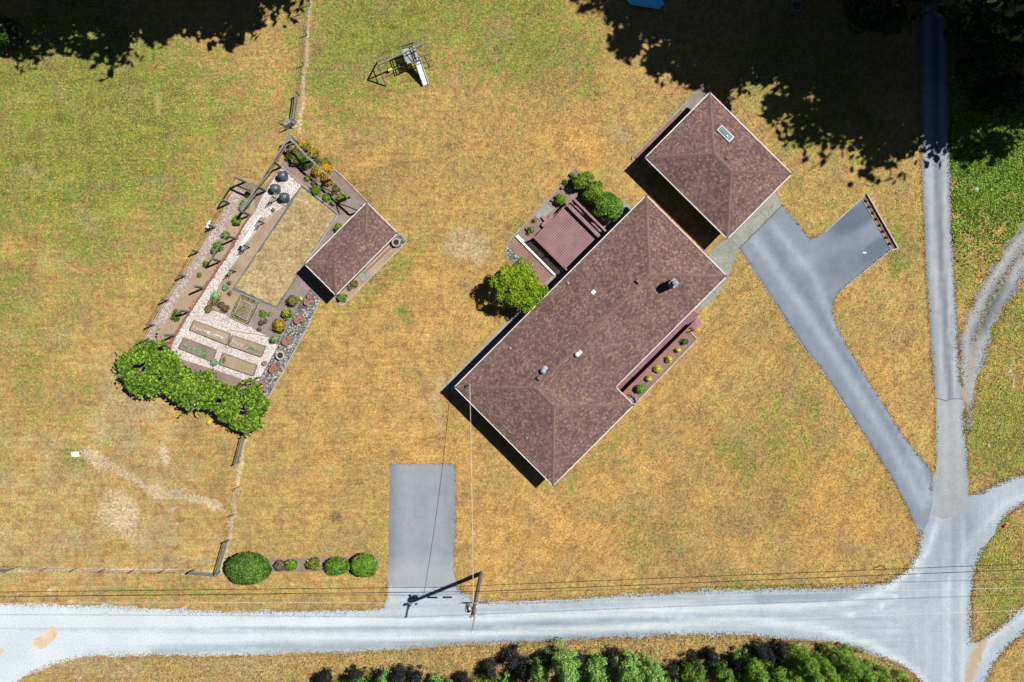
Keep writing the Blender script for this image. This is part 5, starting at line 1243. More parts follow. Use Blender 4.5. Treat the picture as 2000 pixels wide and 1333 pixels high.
# ------------------------------------------------------------------ field fences
def field_fences():
    def run(label, posts, rails, base, panels=()):
        t = thing('field_fence', label, 'fence', tuple(V(*base)))
        for px, py in posts:
            b = MB(); p = V(px, py); b.tube((p.x, p.y, 0), (p.x, p.y, 1.25), .035, n=6); b.build('post', M['greywood'], t)
        for z in (.35, .75, 1.12):
            b = MB(); b.path([V(px, py, 0, z) for px, py in posts], .007, 4); b.build('wire', M['darkmetal'], t)
        for (a, c) in panels:
            for z in (.4, .8, 1.15):
                b = MB(); b.beam(V(*a, 0, z), V(*c, 0, z), .05, .12); b.build('rail', M['greywood'], t)
            for q in (a, c):
                b = MB(); p = V(*q); b.box((p.x, p.y, .65), (.11, .11, 1.3), .2); b.build('end_post', M['greywood'], t)
    run('thin post and wire field fence running up from the garden gate', [(619, -230), (612, -110), (608, -50), (606.5, 9), (600, 69), (593.5, 128), (585, 186)], 3, (600, 60), [((584.5, 187), (578, 240))])
    run('post and wire fence with timber end panels below the grape vine', [(466, 906), (470, 949.6), (459, 1003.7), (447, 1055)][1:], 3, (462, 960), [((482, 850), (468, 903)), ((447.5, 1055), (430, 1116))])
    run('roadside post and wire fence across the bottom of the field', [(379.5, 1112), (321, 1113.6), (263, 1113), (206, 1112), (150, 1110), (93, 1109), (39, 1105.5), (-30, 1104), (-100, 1103)], 3, (206, 1112), [((378, 1115), (428, 1119)), ((-30, 1109), (24, 1111))])
    # open gate
    t = thing('metal_gate', 'open pale metal gate of horizontal bars at the field corner', 'gate', tuple(V(579, 243)))
    a, c = V(579, 244), V(552, 238.5)
    a, c = V(580, 244), V(563, 253)
    a = V(579, 243); c = V(560, 254); 
    for z in (.25, .5, .75, 1.0, 1.25):
        b = MB(); b.tube(Vector((a.x, a.y, z)), Vector((c.x, c.y, z)), .025, n=6); b.build('bar', M['steel'], t)
    for q in (a, c, (a+c)/2):
        b = MB(); b.tube((q.x, q.y, .22), (q.x, q.y, 1.28), .03, n=6); b.build('upright', M['steel'], t)
    t2 = thing('sloping_rack', 'pale sloping metal rack panel resting by the open gate', 'rack', tuple(V(565, 243)))
    b = MB(); z1 = 1.15
    p = [V(549, 227.5, z1), V(568, 233, z1), V(580, 242, 1.0), V(563, 239, 1.0)]
    b.add(p+[q-Vector((0, 0, .03)) for q in p], [(0, 1, 2, 3), (7, 6, 5, 4), (0, 4, 5, 1), (1, 5, 6, 2), (2, 6, 7, 3), (3, 7, 4, 0)]); b.build('panel', M['steel'], t2)
    for q in p[0:3:2]:
        b = MB(); b.tube((q.x, q.y, 0), (q.x, q.y, q.z-.03), .02, n=6); b.build('leg', M['darkmetal'], t2)
    b = MB(); p = V(1720, 1105); b.tube((p.x, p.y, 0), (p.x, p.y, 1.2), .035, n=6); b.build('marker_post', M['darkmetal'], label='thin dark marker post standing in the lawn corner by the junction', cat='post', loc=(p.x, p.y, 0))
    # small things in the fields
    p = V(153, 887); t = thing('white_chair', 'small white plastic chair lying in the field at the head of the worn trench', 'chair', (p.x, p.y, 0))
    b = MB(); b.box((p.x, p.y, .3), (.4, .4, .04), .2); b.build('seat', M['white_plastic'], t)
    b = MB(); b.box((p.x-.2, p.y+.03, .5), (.04, .4, .4), .2); b.build('backrest', M['white_plastic'], t)
    for dx, dy in ((-.18, -.18), (.18, -.18), (.18, .18), (-.18, .18)): b = MB(); b.box((p.x+dx, p.y+dy, .14), (.04, .04, .28), .2); b.build('leg', M['white_plastic'], t)
    p = V(411, 440); t = thing('garden_stool', 'white garden seat standing outside the wire fence', 'stool', (p.x, p.y, 0))
    b = MB(); b.box((p.x, p.y, .42), (.22, .62, .05), math.radians(-24)); b.build('seat_top', M['white_plastic'], t)
    for s in (-1, 1): b = MB(); b.box((p.x+s*.09, p.y+s*.22, .2), (.2, .05, .4), math.radians(-24)); b.build('leg', M['darkmetal'], t)
    for (px, py, r, lab) in ((1930, 871, .14, 'pale boulder in the grass right of the lane'), (1906, 371, .2, 'small grey stone in the rough grass')):
        p = V(px, py); C, D = None, None; b = MB(); b.lathe([(r, 0), (r*1.05, r*.4), (r*.7, r*.8), (r*.2, r)], (p.x, p.y, 0), 7); b.build('boulder', M['palecon'], label=lab, cat='stone', loc=(p.x, p.y, 0))
    p = V(1962, 1027); b = MB(); b.box((p.x, p.y, .12), (.3, .2, .24), .5); b.box((p.x, p.y, .27), (.2, .14, .06), .5); b.build('red_marker', M['fl_red'], label='small red utility marker beside the gravel track', cat='marker', loc=(p.x, p.y, 0))
field_fences()

# ------------------------------------------------------------------ play set
def playset():
    t = thing('play_set', 'wooden swing set with tower and white slide on the upper lawn', 'play set', tuple(V(790, 125)))
    gw = M['greywood']
    ph = 1.45; C = Vector(W(802, 107, ph)); ang = math.radians(18)       # tower axis
    ux = Vector((math.cos(ang), math.sin(ang))); vx = Vector((-math.sin(ang), math.cos(ang)))
    def T(u, v, z): q = C+ux*u+vx*v; return Vector((q.x, q.y, z))
    hw, hd = .5, .62
    for s in (-1, 1):
        for r in (-1, 1):
            b = MB(); p = T(s*hw, r*hd, 0); b.box((p.x, p.y, 1.15), (.09, .09, 2.3), ang); b.build('post', gw, t)
    for i in range(8):
        b = MB(); p = T(0, -hd+.08+i*.155, ph); b.box(p, (hw*2+.1, .14, .03), ang); b.build('platform_board', M['steel'], t)
    for a, c in (((-hw, -hd), (-hw, hd)), ((hw, -hd), (hw, hd)), ((-hw, hd), (hw, hd))):
        for z in (2.25, 1.9):
            b = MB(); b.beam(T(*a, z), T(*c, z), .05, .09); b.build('rail', gw, t)
    b = MB(); b.beam(T(0, -hd, 1.56), T(0.0, hd*.6, 2.2), .05, .05); b.build('brace', gw, t)
    # ridge beam and A frame
    f1, f2 = V(738, 119.5), V(754.5, 169.5); ap = (f1+f2)/2; ap.z = 2.3
    e = T(-hw, 0, 2.3); far = T(hw+.75, .2, 2.3)
    b = MB(); b.beam(ap, far, .1, .13); b.build('swing_beam', gw, t)
    for f in (f1, f2): b = MB(); b.beam(f, ap, .09, .09); b.build('leg', gw, t)
    b = MB(); b.beam(f1.lerp(ap, .45), f2.lerp(ap, .45), .05, .08); b.build('cross_bar', gw, t)
    d = (e-ap)
    for k, s in enumerate((.28, .62)):
        a = ap+d*s; a2 = ap+d*(s+.16); z = .5
        sw = thing('swing', None, None, Vector((a.x, a.y, 2.25))-wloc(t)); sw.parent = t
        b = MB(); b.tube(a, Vector((a.x, a.y-.1, z)), .012, n=4); b.tube(a2, Vector((a2.x, a2.y-.1, z)), .012, n=4); b.build('chain', M['darkmetal'], sw)
        b = MB(); b.beam(Vector((a.x, a.y-.1, z)), Vector((a2.x, a2.y-.1, z)), .2, .03); b.build('seat', M['fl_yellow'] if k == 0 else M['darkmetal'], sw)
    # lower parallel bar
    g = V(784, 137, 0, .9); g1 = V(763, 146, 0, .9); b = MB(); b.beam(g1, g, .06, .06); b.build('lower_bar', gw, t)
    # slide
    s0 = V(815, 116, 1.5); s1 = V(832, 166, .12); d = (s1-s0).normalized(); sd = d.cross(Vector((0, 0, 1))).normalized(); sl = thing('slide', None, None, s0-wloc(t)); sl.parent = t
    b = MB(); b.beam(s0, s1, .42, .03); b.build('chute', M['white_plastic'], sl)
    for s in (-1, 1): b = MB(); b.beam(s0+sd*.23*s+Vector((0, 0, .07)), s1+sd*.23*s+Vector((0, 0, .07)), .04, .14); b.build('side_rail', M['white_plastic'] if s < 0 else M['steel'], sl)
    b = MB(); b.beam(s0.lerp(s1, .5)-Vector((0, 0, .03)), Vector((s0.lerp(s1, .5).x, s0.lerp(s1, .5).y, 0)), .05, .05); b.build('slide_support', gw, sl)
    # climbing net / rungs on the right
    for i in range(5):
        a = T(hw+.05+.17*i, .15-.03*i, 2.2-.42*i); c = T(hw+.05+.17*i, -.75-.03*i, 2.0-.42*i); a.z = max(a.z, .15); c.z = max(c.z, .15)
        b = MB(); b.beam(a, c, .045, .045); b.build('rung', M['redwood'], t)
    for vv in (.15, -.35, -.78):
        b = MB(); b.beam(T(hw, vv, 2.2), T(hw+.9, vv-.12, .05), .04, .04); b.build('ladder_rail', gw, t)
    b = MB(); q = T(-.1, -1.5, 0); b.beam(T(0, -hd, 1.3), T(.15, -1.7, .0), .06, .08); b.build('brace', gw, t)
playset()

# ------------------------------------------------------------------ utility pole and lines
def utility():
    p = V(940, 1120); Ht = 11.6; top = Vector((*W(922, 1206, Ht), Ht))
    t = thing('utility_pole', 'tall wooden utility pole with crossarm and transformer beside the gravel road', 'utility pole', (p.x, p.y, 0))
    b = MB(); b.tube((p.x, p.y, 0), top, .17, .12, 12); b.build('pole', M['polewood'], t)
    aN = Vector((*W(927.5, 1182, Ht-.25), Ht-.25)); aS = Vector((*W(917.5, 1235, Ht-.25), Ht-.25)); off = Vector((.0, 0, 0))
    cc = (aN+aS)/2; sh = Vector((top.x+.14-cc.x, 0, 0)); aN = aN+sh; aS = aS+sh
    b = MB(); b.beam(aN, aS, .1, .12); b.build('crossarm', M['polewood'], t)
    ins = []
    for s in (.03, .5, .97):
        q = aN.lerp(aS, s)
        if s == .5: q = Vector((top.x, top.y, Ht))
        b = MB(); b.lathe([(.03, .05), (.05, .1), (.075, .13), (.05, .18), (.07, .21), (.03, .27)], tuple(q), 8); b.build('insulator', M['white_plastic'], t); ins.append(q+Vector((0, 0, .27)))
    b = MB()
    for s in (.25, .75): b.beam(aN.lerp(aS, s), Vector((top.x+.12, top.y, Ht-1.0)), .03, .03)
    b.build('arm_brace', M['steel'], t)
    x, y = top.x-.34, top.y+.05; tr = thing('transformer', None, None, Vector((x, y, 9.3))-wloc(t)); tr.parent = t
    b = MB(); b.lathe([(.2, 0), (.22, .05), (.22, .85), (.2, .9), (.05, .96)], (x, y, 9.2), 14); b.build('tank', M['steel'], tr)
    for dx in (-.1, .1): b = MB(); b.lathe([(.03, .95), (.05, 1.0), (.03, 1.05), (.05, 1.1), (.02, 1.18)], (x+dx, y, 9.2), 8); b.build('bushing', M['white_plastic'], tr)
    b = MB(); b.beam((x+.1, y, 9.6), (top.x, top.y, 9.6), .06, .2); b.build('bracket', M['steel'], tr)
    b = MB(); b.box((top.x+.2, top.y-.25, 10.2), (.1, .12, .3)); b.build('fuse_cutout', M['white_plastic'], t); b = MB(); b.box((top.x-.2, top.y-.35, 10.4), (.08, .1, .26)); b.build('fuse_cutout', M['white_plastic'], t)
    def wire(a, c, sag, r, m, name, label, n=24):
        b = MB(); pts = []
        for i in range(n+1):
            s = i/n; q = a.lerp(c, s); q.z -= sag*4*s*(1-s); pts.append(q)
        b.path(pts, r, 4); return b.build(name, m, label=label, cat='power line')
    far = 3200
    def at(px, py, h): return Vector((*W(px, py, h), h))
    wire(ins[2], at(2600, 1175, 11.4), .5, .014, M['wire'], 'power_line', 'bright overhead wire from the road end of the crossarm to the right')
    wire(ins[2], at(-600, 1230, 11.4), .5, .012, M['wire'], 'power_line', 'bright overhead wire from the road end of the crossarm to the left')
    nb = Vector((top.x, top.y+.15, 8.9))
    wire(nb, at(2600, 1136, 8.8), .4, .014, M['wire'], 'neutral_wire', 'lower overhead wire from the pole to the right')
    wire(nb, at(-600, 1184, 8.8), .4, .012, M['wire'], 'neutral_wire', 'lower overhead wire from the pole to the left')
    cb = Vector((top.x-.0, top.y+.18, 6.1))
    c1 = wire(cb, at(2600, 1090, 6.0), .1, .022, M['cable'], 'telephone_cable', 'black telephone cable from the pole to the right')
    c2 = wire(cb, at(-600, 1174, 6.0), .1, .022, M['cable'], 'telephone_cable', 'black telephone cable from the pole to the left')
    for (px, py, L, w) in ((912, 1178, .75, 'left of the pole'), (944, 1177.5, .7, 'right of the pole')):
        q = at(px, py, 6.05); b = MB(); b.tube(q-Vector((L/2, 0, 0)), q+Vector((L/2, -.0, 0)), .07, n=8); b.build('cable_splice', M['darkmetal'], label='black splice case on the telephone cable '+w, cat='splice case', loc=tuple(q))
    m = Vector(MAST); wire(Vector((top.x-.05, top.y+.15, 8.5)), m, .35, .02, M['wire'], 'service_drop', 'pale service wire from the pole to the mast on the house roof')
utility()
def tarp():
    t = thing('covered_trailer', 'bright blue tarp covered trailer in the tree shade at the top edge', 'covered trailer', tuple(V(1262, -6)))
    h = .75; out = [(1212, -12), (1232, 9), (1287, 18), (1298, 10), (1292, -2), (1292, -60), (1214, -60)]
    b = MB(); lo = [W(x, y, .4) for x, y in out]; 
    cx = sum(q[0] for q in lo)/len(lo); cy = sum(q[1] for q in lo)/len(lo); n = len(lo)
    vs_ = [(x, y, .35) for x, y in lo]+[(cx+(x-cx)*.93, cy+(y-cy)*.93, h) for x, y in lo]+[(cx+(x-cx)*.5, cy+(y-cy)*.5, h+.2) for x, y in lo]
    fs = [(i, (i+1) % n, n+(i+1) % n, n+i) for i in range(n)]+[(n+i, n+(i+1) % n, 2*n+(i+1) % n, 2*n+i) for i in range(n)]+[tuple(range(2*n, 3*n))]
    b.add(vs_, fs); b.build('tarp', M['bluetarp'], t)
    for px in (1235, 1280): 
        b = MB(); q = V(px, 0); b.tube((q.x-.09, q.y, .25), (q.x+.09, q.y, .25), .25, n=12); b.build('wheel', M['darkmetal'], t)
    b = MB(); b.tube(V(1290, 35, 0, .3), V(1293, 52, 0, .1), .02, n=5); b.build('tow_hook', M['steel'], label='short pale metal rod lying in the shade below the blue tarp', cat='rod')
    p = V(1555, 12); C = [];
    b = MB(); b.lathe([(.42, 0), (.5, .25), (.4, .28), (.3, .1)], (p.x, p.y, 0), 16, close=False); b.build('fire_ring', M['concrete'], label='grey ring of a fire pit in the tree shade', cat='fire pit', loc=(p.x, p.y, 0))
tarp()

# ------------------------------------------------------------------ forest trees outside and along the frame
def crown_mesh(kind, seed):
    global RNG
    RNG = np.random.default_rng(seed); Cs, Ds = [], []
    if kind == 'broad':
        for k in range(92):
            d = unit(RNG.normal(size=(1, 3)))[0]; z = d[2]
            q = np.array([0, 0, .64])+d*np.array([.23, .23, .33])*RNG.uniform(.35, 1.18)
            r = RNG.uniform(.03, .085); C, D = shell(110, q, (r, r, r*.7), .3, -.9, .35); Cs.append(C); Ds.append(D)
        s = .016
    else:
        lv = 26
        for k in range(lv):
            z = .3+.68*k/lv; R = .21*((1-z)/.7)**.7+.012; nb = max(4, int(14*(1-z)+4))
            for j in range(nb):
                a = j*6.283/nb+k*1.1+RNG.uniform(-.2, .2); L = R*RNG.uniform(.75, 1.12)
                for s in np.linspace(.25, 1, 4):
                    q = np.array([math.cos(a)*L*s, math.sin(a)*L*s, z-.05*s*s*(1-z)]); r = .022*(1.25-s*.6)
                    C, D = shell(15, q, (r*1.3, r*1.3, r*.5), .3, -.9, .4); Cs.append(C); Ds.append(D+np.array([0, 0, .5]))
        s = .012
    C = np.vstack(Cs); D = np.vstack(Ds)
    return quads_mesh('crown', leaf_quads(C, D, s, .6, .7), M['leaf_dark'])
def trunk_mesh():
    b = MB(); b.tube((0, 0, 0), (0.01, 0, .4), .018, .012, 10); b.tube((.01, 0, .4), (0, .01, .9), .012, .003, 8)
    for k in range(9):
        a = k*2.4; z = .25+.06*k; b.tube((0, 0, z), (.16*math.cos(a), .16*math.sin(a), z+.12), .006, .002, 5)
    o = b.build('trunk', M['bark']); me = o.data; bpy.data.objects.remove(o); return me
def forest():
    cm = [crown_mesh('broad', 3), crown_mesh('broad', 4), crown_mesh('conifer', 5), crown_mesh('conifer', 6)]; tm = trunk_mesh()
    T = [  # px, py, height, crown, width, label
        (325, -150, 24, 0, 1.0, 'tall broadleaf tree beyond the top left, casting the leftmost shadow'), (450, -140, 25, 1, .95, 'tall broadleaf tree beyond the top left, second from the left'), (615, -165, 25, 0, .95, 'tall tree beyond the top left, nearest the field fence'), (160, -90, 17, 1, 1.0, 'shorter tree beyond the top left corner'), (-75, 40, 11, 1, 1.2, 'leafy tree leaning into the left edge of the field'),
        (1545, -130, 25, 0, .95, 'tall tree above the blue tarp, nearest the play lawn'), (1620, -100, 26, 1, 1.0, 'tall tree above the fire pit'), (1690, -70, 26, 0, 1.0, 'tall broadleaf tree left of the shaded lane'), (1785, -5, 23, 3, .9, 'tall conifer between the garage and the shaded lane'),
        (1620, -160, 28, 2, 1.2, 'tall conifer behind the front row of trees'), (1888, 36, 25, 1, 1.0, 'tall conifer on the right verge of the shaded lane'), (1990, 58, 24, 0, 1.0, 'conifer on the right verge nearest the bright weeds'), (1945, 5, 25, 1, 1.0, 'tree between the lane verge and the right edge'),
        (2075, 60, 27, 0, 1.0, 'broadleaf tree beyond the right edge of the lane woods'), (2110, 72, 22, 1, 1.0, 'lowest tree beyond the right edge'), (2210, 20, 26, 2, 1.3, 'conifer farther beyond the right edge'), (1800, -100, 28, 2, 1.2, 'conifer close behind the lane woods'), (2000, -80, 28, 3, 1.25, 'conifer deep in the lane woods'), (2160, -60, 27, 2, 1.2, 'conifer deepest on the right'), (1560, -250, 25, 3, 1.1, 'conifer behind the broadleaf trees'),
        (1720, -230, 28, 0, 1.2, 'big tree in the second row of the woods'), (1900, -220, 28, 1, 1.2, 'big tree in the second row on the right'), (2080, -210, 28, 0, 1.2, 'big tree in the second row at the far right'), (560, -240, 26, 1, 1.2, 'big tree in the second row at the top left'), (380, -250, 26, 0, 1.2, 'second big tree behind the top left pair')]
    for i, (px, py, h, k, w, lab) in enumerate(T):
        p = V(px, py); t = thing('forest_tree', lab, 'tree', (p.x, p.y, 0), 'tall trees of the woods along the top')
        t.rotation_euler = (0, 0, i*1.3); t.scale = (h*w, h*w, h)
        link('crown', cm[k], None, t); link('trunk', tm, None, t)
    # shaded bushes along the lane, seen from above
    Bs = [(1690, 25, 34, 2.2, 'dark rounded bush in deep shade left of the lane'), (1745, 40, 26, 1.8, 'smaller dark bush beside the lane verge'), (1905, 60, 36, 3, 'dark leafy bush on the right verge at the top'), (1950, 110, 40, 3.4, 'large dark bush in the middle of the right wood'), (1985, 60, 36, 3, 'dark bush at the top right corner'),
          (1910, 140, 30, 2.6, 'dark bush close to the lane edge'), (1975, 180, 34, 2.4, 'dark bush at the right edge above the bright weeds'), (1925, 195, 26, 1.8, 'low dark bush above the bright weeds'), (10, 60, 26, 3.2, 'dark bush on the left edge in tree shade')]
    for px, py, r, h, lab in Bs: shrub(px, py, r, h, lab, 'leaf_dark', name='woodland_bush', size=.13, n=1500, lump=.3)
forest()
# ------------------------------------------------------------------ roadside evergreens along the bottom
def evergreen(px, py, h, r, label, m='leaf_conifer', dens=1.0, spread=1.0, size=.06):
    """px,py: ground position of the stem"""
    p = V(px, py); t = thing('evergreen_tree', label, 'tree', (p.x, p.y, 0), 'evergreens along the road at the bottom')
    b = MB(); b.tube((p.x, p.y, 0), (p.x, p.y, h*.92), .09, .02, 7); b.build('trunk', M['bark'], t)
    Cs, Ds = [], []
    lv = int(h*3.2)
    for k in range(lv):
        z = h*(.1+.88*k/lv); R = r*(1-(z/h))**.8*RNG.uniform(.55, 1.2)+.05; nb = max(3, int(4+R*6))
        for j in range(nb):
            a = RNG.uniform(0, 6.283); L = R*RNG.uniform(.45, 1.08)
            rr = RNG.uniform(.16, .36); q = np.array([p.x+math.cos(a)*L, p.y+math.sin(a)*L, z+RNG.uniform(-.1, .25)])
            C, D = shell(int(75*dens), q, (rr*.9, rr*.9, rr*1.5), .3, -.5, .25); Cs.append(C); Ds.append(D+np.array([math.cos(a)*.4, math.sin(a)*.4, .5]))
    leaf_obj('crown', np.vstack(Cs), np.vstack(Ds), size, M[m], t, .45, .5)
def bottom_row():
    E = [(752, 1322, 3.6, .7, 'narrow light green evergreen at the bottom edge, far left of the row'), (857, 1330, 4.0, .9, 'light green evergreen peeking up left of the tall cypress'), (888, 1334, 4.0, .8, 'rounded light green evergreen tip right beside its taller neighbour'),
         (1052, 1296, 6.5, 1.0, 'pale evergreen left of the tallest one'), (1100, 1276, 8, 1.25, 'tallest pale evergreen in the bottom row'), (1160, 1296, 6.5, 1.15, 'pale evergreen just right of the tallest one'), (1218, 1290, 7.5, 1.5, 'wide bushy pale evergreen'), (1262, 1300, 7, 1.5, 'broad pale evergreen with a rounded top'),
         (985, 1330, 6, 1.0, 'small evergreen low at the edge, left of the tall pale one'), (1130, 1318, 5, 1.2, 'low pale evergreen tucked under the tallest one')]
    for px, py, h, r, lab in E: evergreen(px, py, h, r, lab, 'leaf_conifer')
    E2 = [(1345, 1312, 6, 1.2, 'darker evergreen between the pale trees and the thicket'), (1400, 1300, 6.5, 1.0, 'thin dark evergreen left of the thicket'), (1452, 1286, 7.5, 1.05, 'dark green evergreen with a ragged top'), (1500, 1300, 6, 1.3, 'deep green evergreen casting spiky shade on the verge'),
          (1548, 1274, 6.5, 1.15, 'tall deep green evergreen nearest the road in the thicket'), (1590, 1292, 5, 1.5, 'spreading deep green evergreen'), (1632, 1276, 4.6, 1.5, 'deep green evergreen at the start of the bend'), (1665, 1298, 4, 1.6, 'bright green spreading evergreen on the bend'), (1705, 1315, 3.4, 1.5, 'low evergreen at the road bend'), (1752, 1332, 3, 1.4, 'second last low evergreen at the bend'), (1790, 1345, 2.6, .9, 'small pale leafy bush at the end of the row'),
          (1300, 1330, 5, 1.3, 'dark evergreen at the bottom edge below the pale trees'), (1430, 1330, 5.5, 1.3, 'dark evergreen at the bottom edge under the ragged one'), (1480, 1336, 5, 1.5, 'deep green evergreen at the very bottom, left side of the thicket'), (1530, 1322, 5.5, 1.6, 'deep green evergreen in the middle of the thicket'),
          (1580, 1330, 5, 1.7, 'broad green evergreen at the bottom of the thicket'), (1625, 1318, 4.6, 1.6, 'green evergreen behind the start of the bend'), (1668, 1335, 4, 1.6, 'green evergreen at the bottom edge near the bend'), (1715, 1345, 3.4, 1.5, 'low green evergreen at the bottom edge near the end of the row')]
    for px, py, h, r, lab in E2: evergreen(px, py, h, r, lab, 'leaf_conifer2', 1.0)
    for px, py, h, r, lab in ((705, 1338, 6, 1.2, 'evergreen standing just below the frame, left of the row'), (790, 1342, 6, 1.2, 'evergreen below the frame beside the narrow one'), (672, 1345, 5, 1.1, 'leftmost evergreen below the frame'), (950, 1345, 7, 1.6, 'evergreen below the frame, between the pale tips'), (408, 1350, 3.6, .7, 'small evergreen below the frame at the far left'), (455, 1352, 3.8, .8, 'second small evergreen below the frame at the far left')):
        evergreen(px, py, h, r, lab, 'leaf_conifer2', .8)
    D = [(640, 1316, 17, 'leftmost dark shrub added as shade at the bottom edge of the verge'), (697, 1312, 16, 'dark upright shrub added as shade at the bottom edge, second from the left'), (742, 1318, 15, 'dark shrub added as shade behind the narrow light green evergreen'), (782, 1310, 15, 'dark shrub added as shade right of the narrow light green evergreen'), (815, 1312, 14, 'small dark shrub added as shade left of the two light tips'),
         (905, 1322, 16, 'dark shrub added as shade right of the two light evergreen tips'), (958, 1298, 20, 'dark shrub added as shade on the verge left of the pale evergreens'), (1000, 1276, 19, 'dark shrub added as shade reaching closest to the road by the pale evergreens'), (1022, 1300, 26, 'broad dark shrub added as shade at the foot of the pale evergreens'), (1066, 1280, 16, 'dark shrub added as shade left of the tallest pale evergreen'),
         (1128, 1278, 15, 'dark shrub added as shade right of the tallest pale evergreen'), (1192, 1276, 15, 'dark shrub added as shade between the pale evergreens'), (1308, 1310, 20, 'dark shrub added as shade right of the broad pale evergreen'), (1350, 1290, 18, 'dark shrub added as shade in the grassy gap of the verge'), (1384, 1272, 14, 'slim dark shrub added as shade in the grassy gap nearest the road'), (1398, 1300, 24, 'wide dark shrub added as shade at the left end of the thicket'),
         (1430, 1284, 18, 'dark shrub added as shade in front of the ragged evergreen'), (1475, 1264, 14, 'dark spiky shrub added as shade at the road edge, left of three'), (1492, 1268, 11, 'dark spiky shrub added as shade at the road edge, middle of three'), (1516, 1260, 16, 'dark spiky shrub added as shade at the road edge, right of three'), (1480, 1296, 24, 'broad dark shrub added as shade inside the thicket'), (1570, 1284, 16, 'dark shrub added as shade between the green thicket trees'), (1250, 1316, 20, 'dark shrub added as shade below the broad pale evergreen')]
    for px, py, r, lab in D: evergreen(px, py, 2.3+.3*(px % 3), r/PPM*1.15, lab.replace('shrub', 'evergreen'), 'shade_leaf', .7)  # near-black evergreens added in place of tree shadow on the verge
bottom_row()

# ------------------------------------------------------------------ small ground cover
def scatter_points(n, x0, x1, y0, y1):
    PX = RNG.uniform(x0, x1, n); PY = RNG.uniform(y0, y1, n); X = (PX-1000)/PPM; Y = (666.5-PY)/PPM
    k = np.ones(n, bool)
    for poly in EXCL:
        A = np.array(poly); bb = (X > A[:, 0].min()) & (X < A[:, 0].max()) & (Y > A[:, 1].min()) & (Y < A[:, 1].max())
        if bb.any():
            idx = np.where(bb)[0]; ins = pip(X[idx], Y[idx], poly); k[idx[ins]] = False
    return PX[k], PY[k], X[k], Y[k]
def blades(X, Y, h, w):
    n = len(X); a = RNG.uniform(0, 6.283, n); t = RNG.uniform(.2, 1.1, n); ln = h*RNG.uniform(.6, 1.3, n)
    dx, dy = np.cos(a), np.sin(a); b = np.stack([X, Y, np.zeros(n)], 1)
    side = np.stack([-dy, dx, np.zeros(n)], 1)*(w*RNG.uniform(.6, 1.4, n))[:, None]
    tip = b+np.stack([dx*np.sin(t)*ln, dy*np.sin(t)*ln, np.cos(t)*ln], 1); midp = b*.45+tip*.55+np.array([0, 0, 1.0])*(ln*.12)[:, None]
    return np.stack([b-side, b+side, midp+side*.8, tip], 1)
def lawn_tufts():
    PX, PY, X, Y = scatter_points(230000, -40, 2040, -40, 1373)
    Q = blades(X, Y, .085, .03); a1, a2 = lawn_attr(PX, PY); a1 = np.repeat(a1, 4, 0); a2 = np.repeat(a2, 4, 0)
    o = link('lawn_grass', quads_mesh('lawn_grass', Q, M['lawn'], {'mixa': a1, 'mixb': a2}), None)
    props(o, 'short mown grass of the lawns and field, dry and patchy', 'grass', kind='stuff')
lawn_tufts()
def edge_tufts():
    Xs, Ys = [], []
    for px_, per, sp in ((ROAD, 90, .15), (TRACK, 60, .22), (LANE[1:9], 40, .1), (LANE[9:-1], 40, .1), (OLD[:4], 40, .12), (OLD[7:], 40, .12), (DRIVE[5:16], 30, .07), (DRIVE[19:], 30, .07), (DRIVE[:4], 30, .06), (PAD[:7]+PAD[:0], 30, .06)):
        pts = [W(*p) for p in px_]
        for (x0, y0), (x1, y1) in zip(pts[:-1], pts[1:]):
            L = math.hypot(x1-x0, y1-y0)
            if max(abs(x0), abs(x1)) > 60 or max(abs(y0), abs(y1)) > 45: continue
            k = int(L*per); t = RNG.uniform(size=k)
            Xs.append(x0+(x1-x0)*t+RNG.normal(size=k)*sp); Ys.append(y0+(y1-y0)*t+RNG.normal(size=k)*sp)
    for ln, per, sp in (([(2080, 430), (1985, 505), (1938, 580), (1900, 670)], 70, .16), ([(2060, 400), (1965, 490), (1900, 620)], 18, .5)):
        pts = [W(*p) for p in ln]
        for (x0, y0), (x1, y1) in zip(pts[:-1], pts[1:]):
            k = int(math.hypot(x1-x0, y1-y0)*per); t = RNG.uniform(size=k); Xs.append(x0+(x1-x0)*t+RNG.normal(size=k)*sp); Ys.append(y0+(y1-y0)*t+RNG.normal(size=k)*sp)
    X = np.concatenate(Xs); Y = np.concatenate(Ys); PX = X*PPM+1000; PY = 666.5-Y*PPM
    # keep the road mouths clear
    for (cx, cy, r) in ((1822, 1000, 42), (1858, 945, 38), (1855, 780, 34), (1893, 1020, 55), (1900, 1260, 8), (825, 1150, 66), (1883, 780, 12)):
        k = np.hypot(PX-cx, PY-cy) > r; X, Y, PX, PY = X[k], Y[k], PX[k], PY[k]
    Q = blades(X, Y, .1, .03); Q[:, :, 2] += .02; a1, a2 = lawn_attr(PX, PY)
    props(link('edge_grass', quads_mesh('edge_grass', Q, M['lawn'], {'mixa': np.repeat(a1, 4, 0), 'mixb': np.repeat(a2, 4, 0)}), None), 'ragged dry grass growing over the road edges', 'grass', kind='stuff')
edge_tufts()
M['weed'] = leafm('weed_leaf', (.10, .22, .01), (.27, .42, .04), (.48, .58, .18), .3, 1.6)
M['weed_dry'] = leafm('dry_stalk', (.2, .14, .06), (.32, .24, .11), (.44, .36, .2), .2, 1.0)
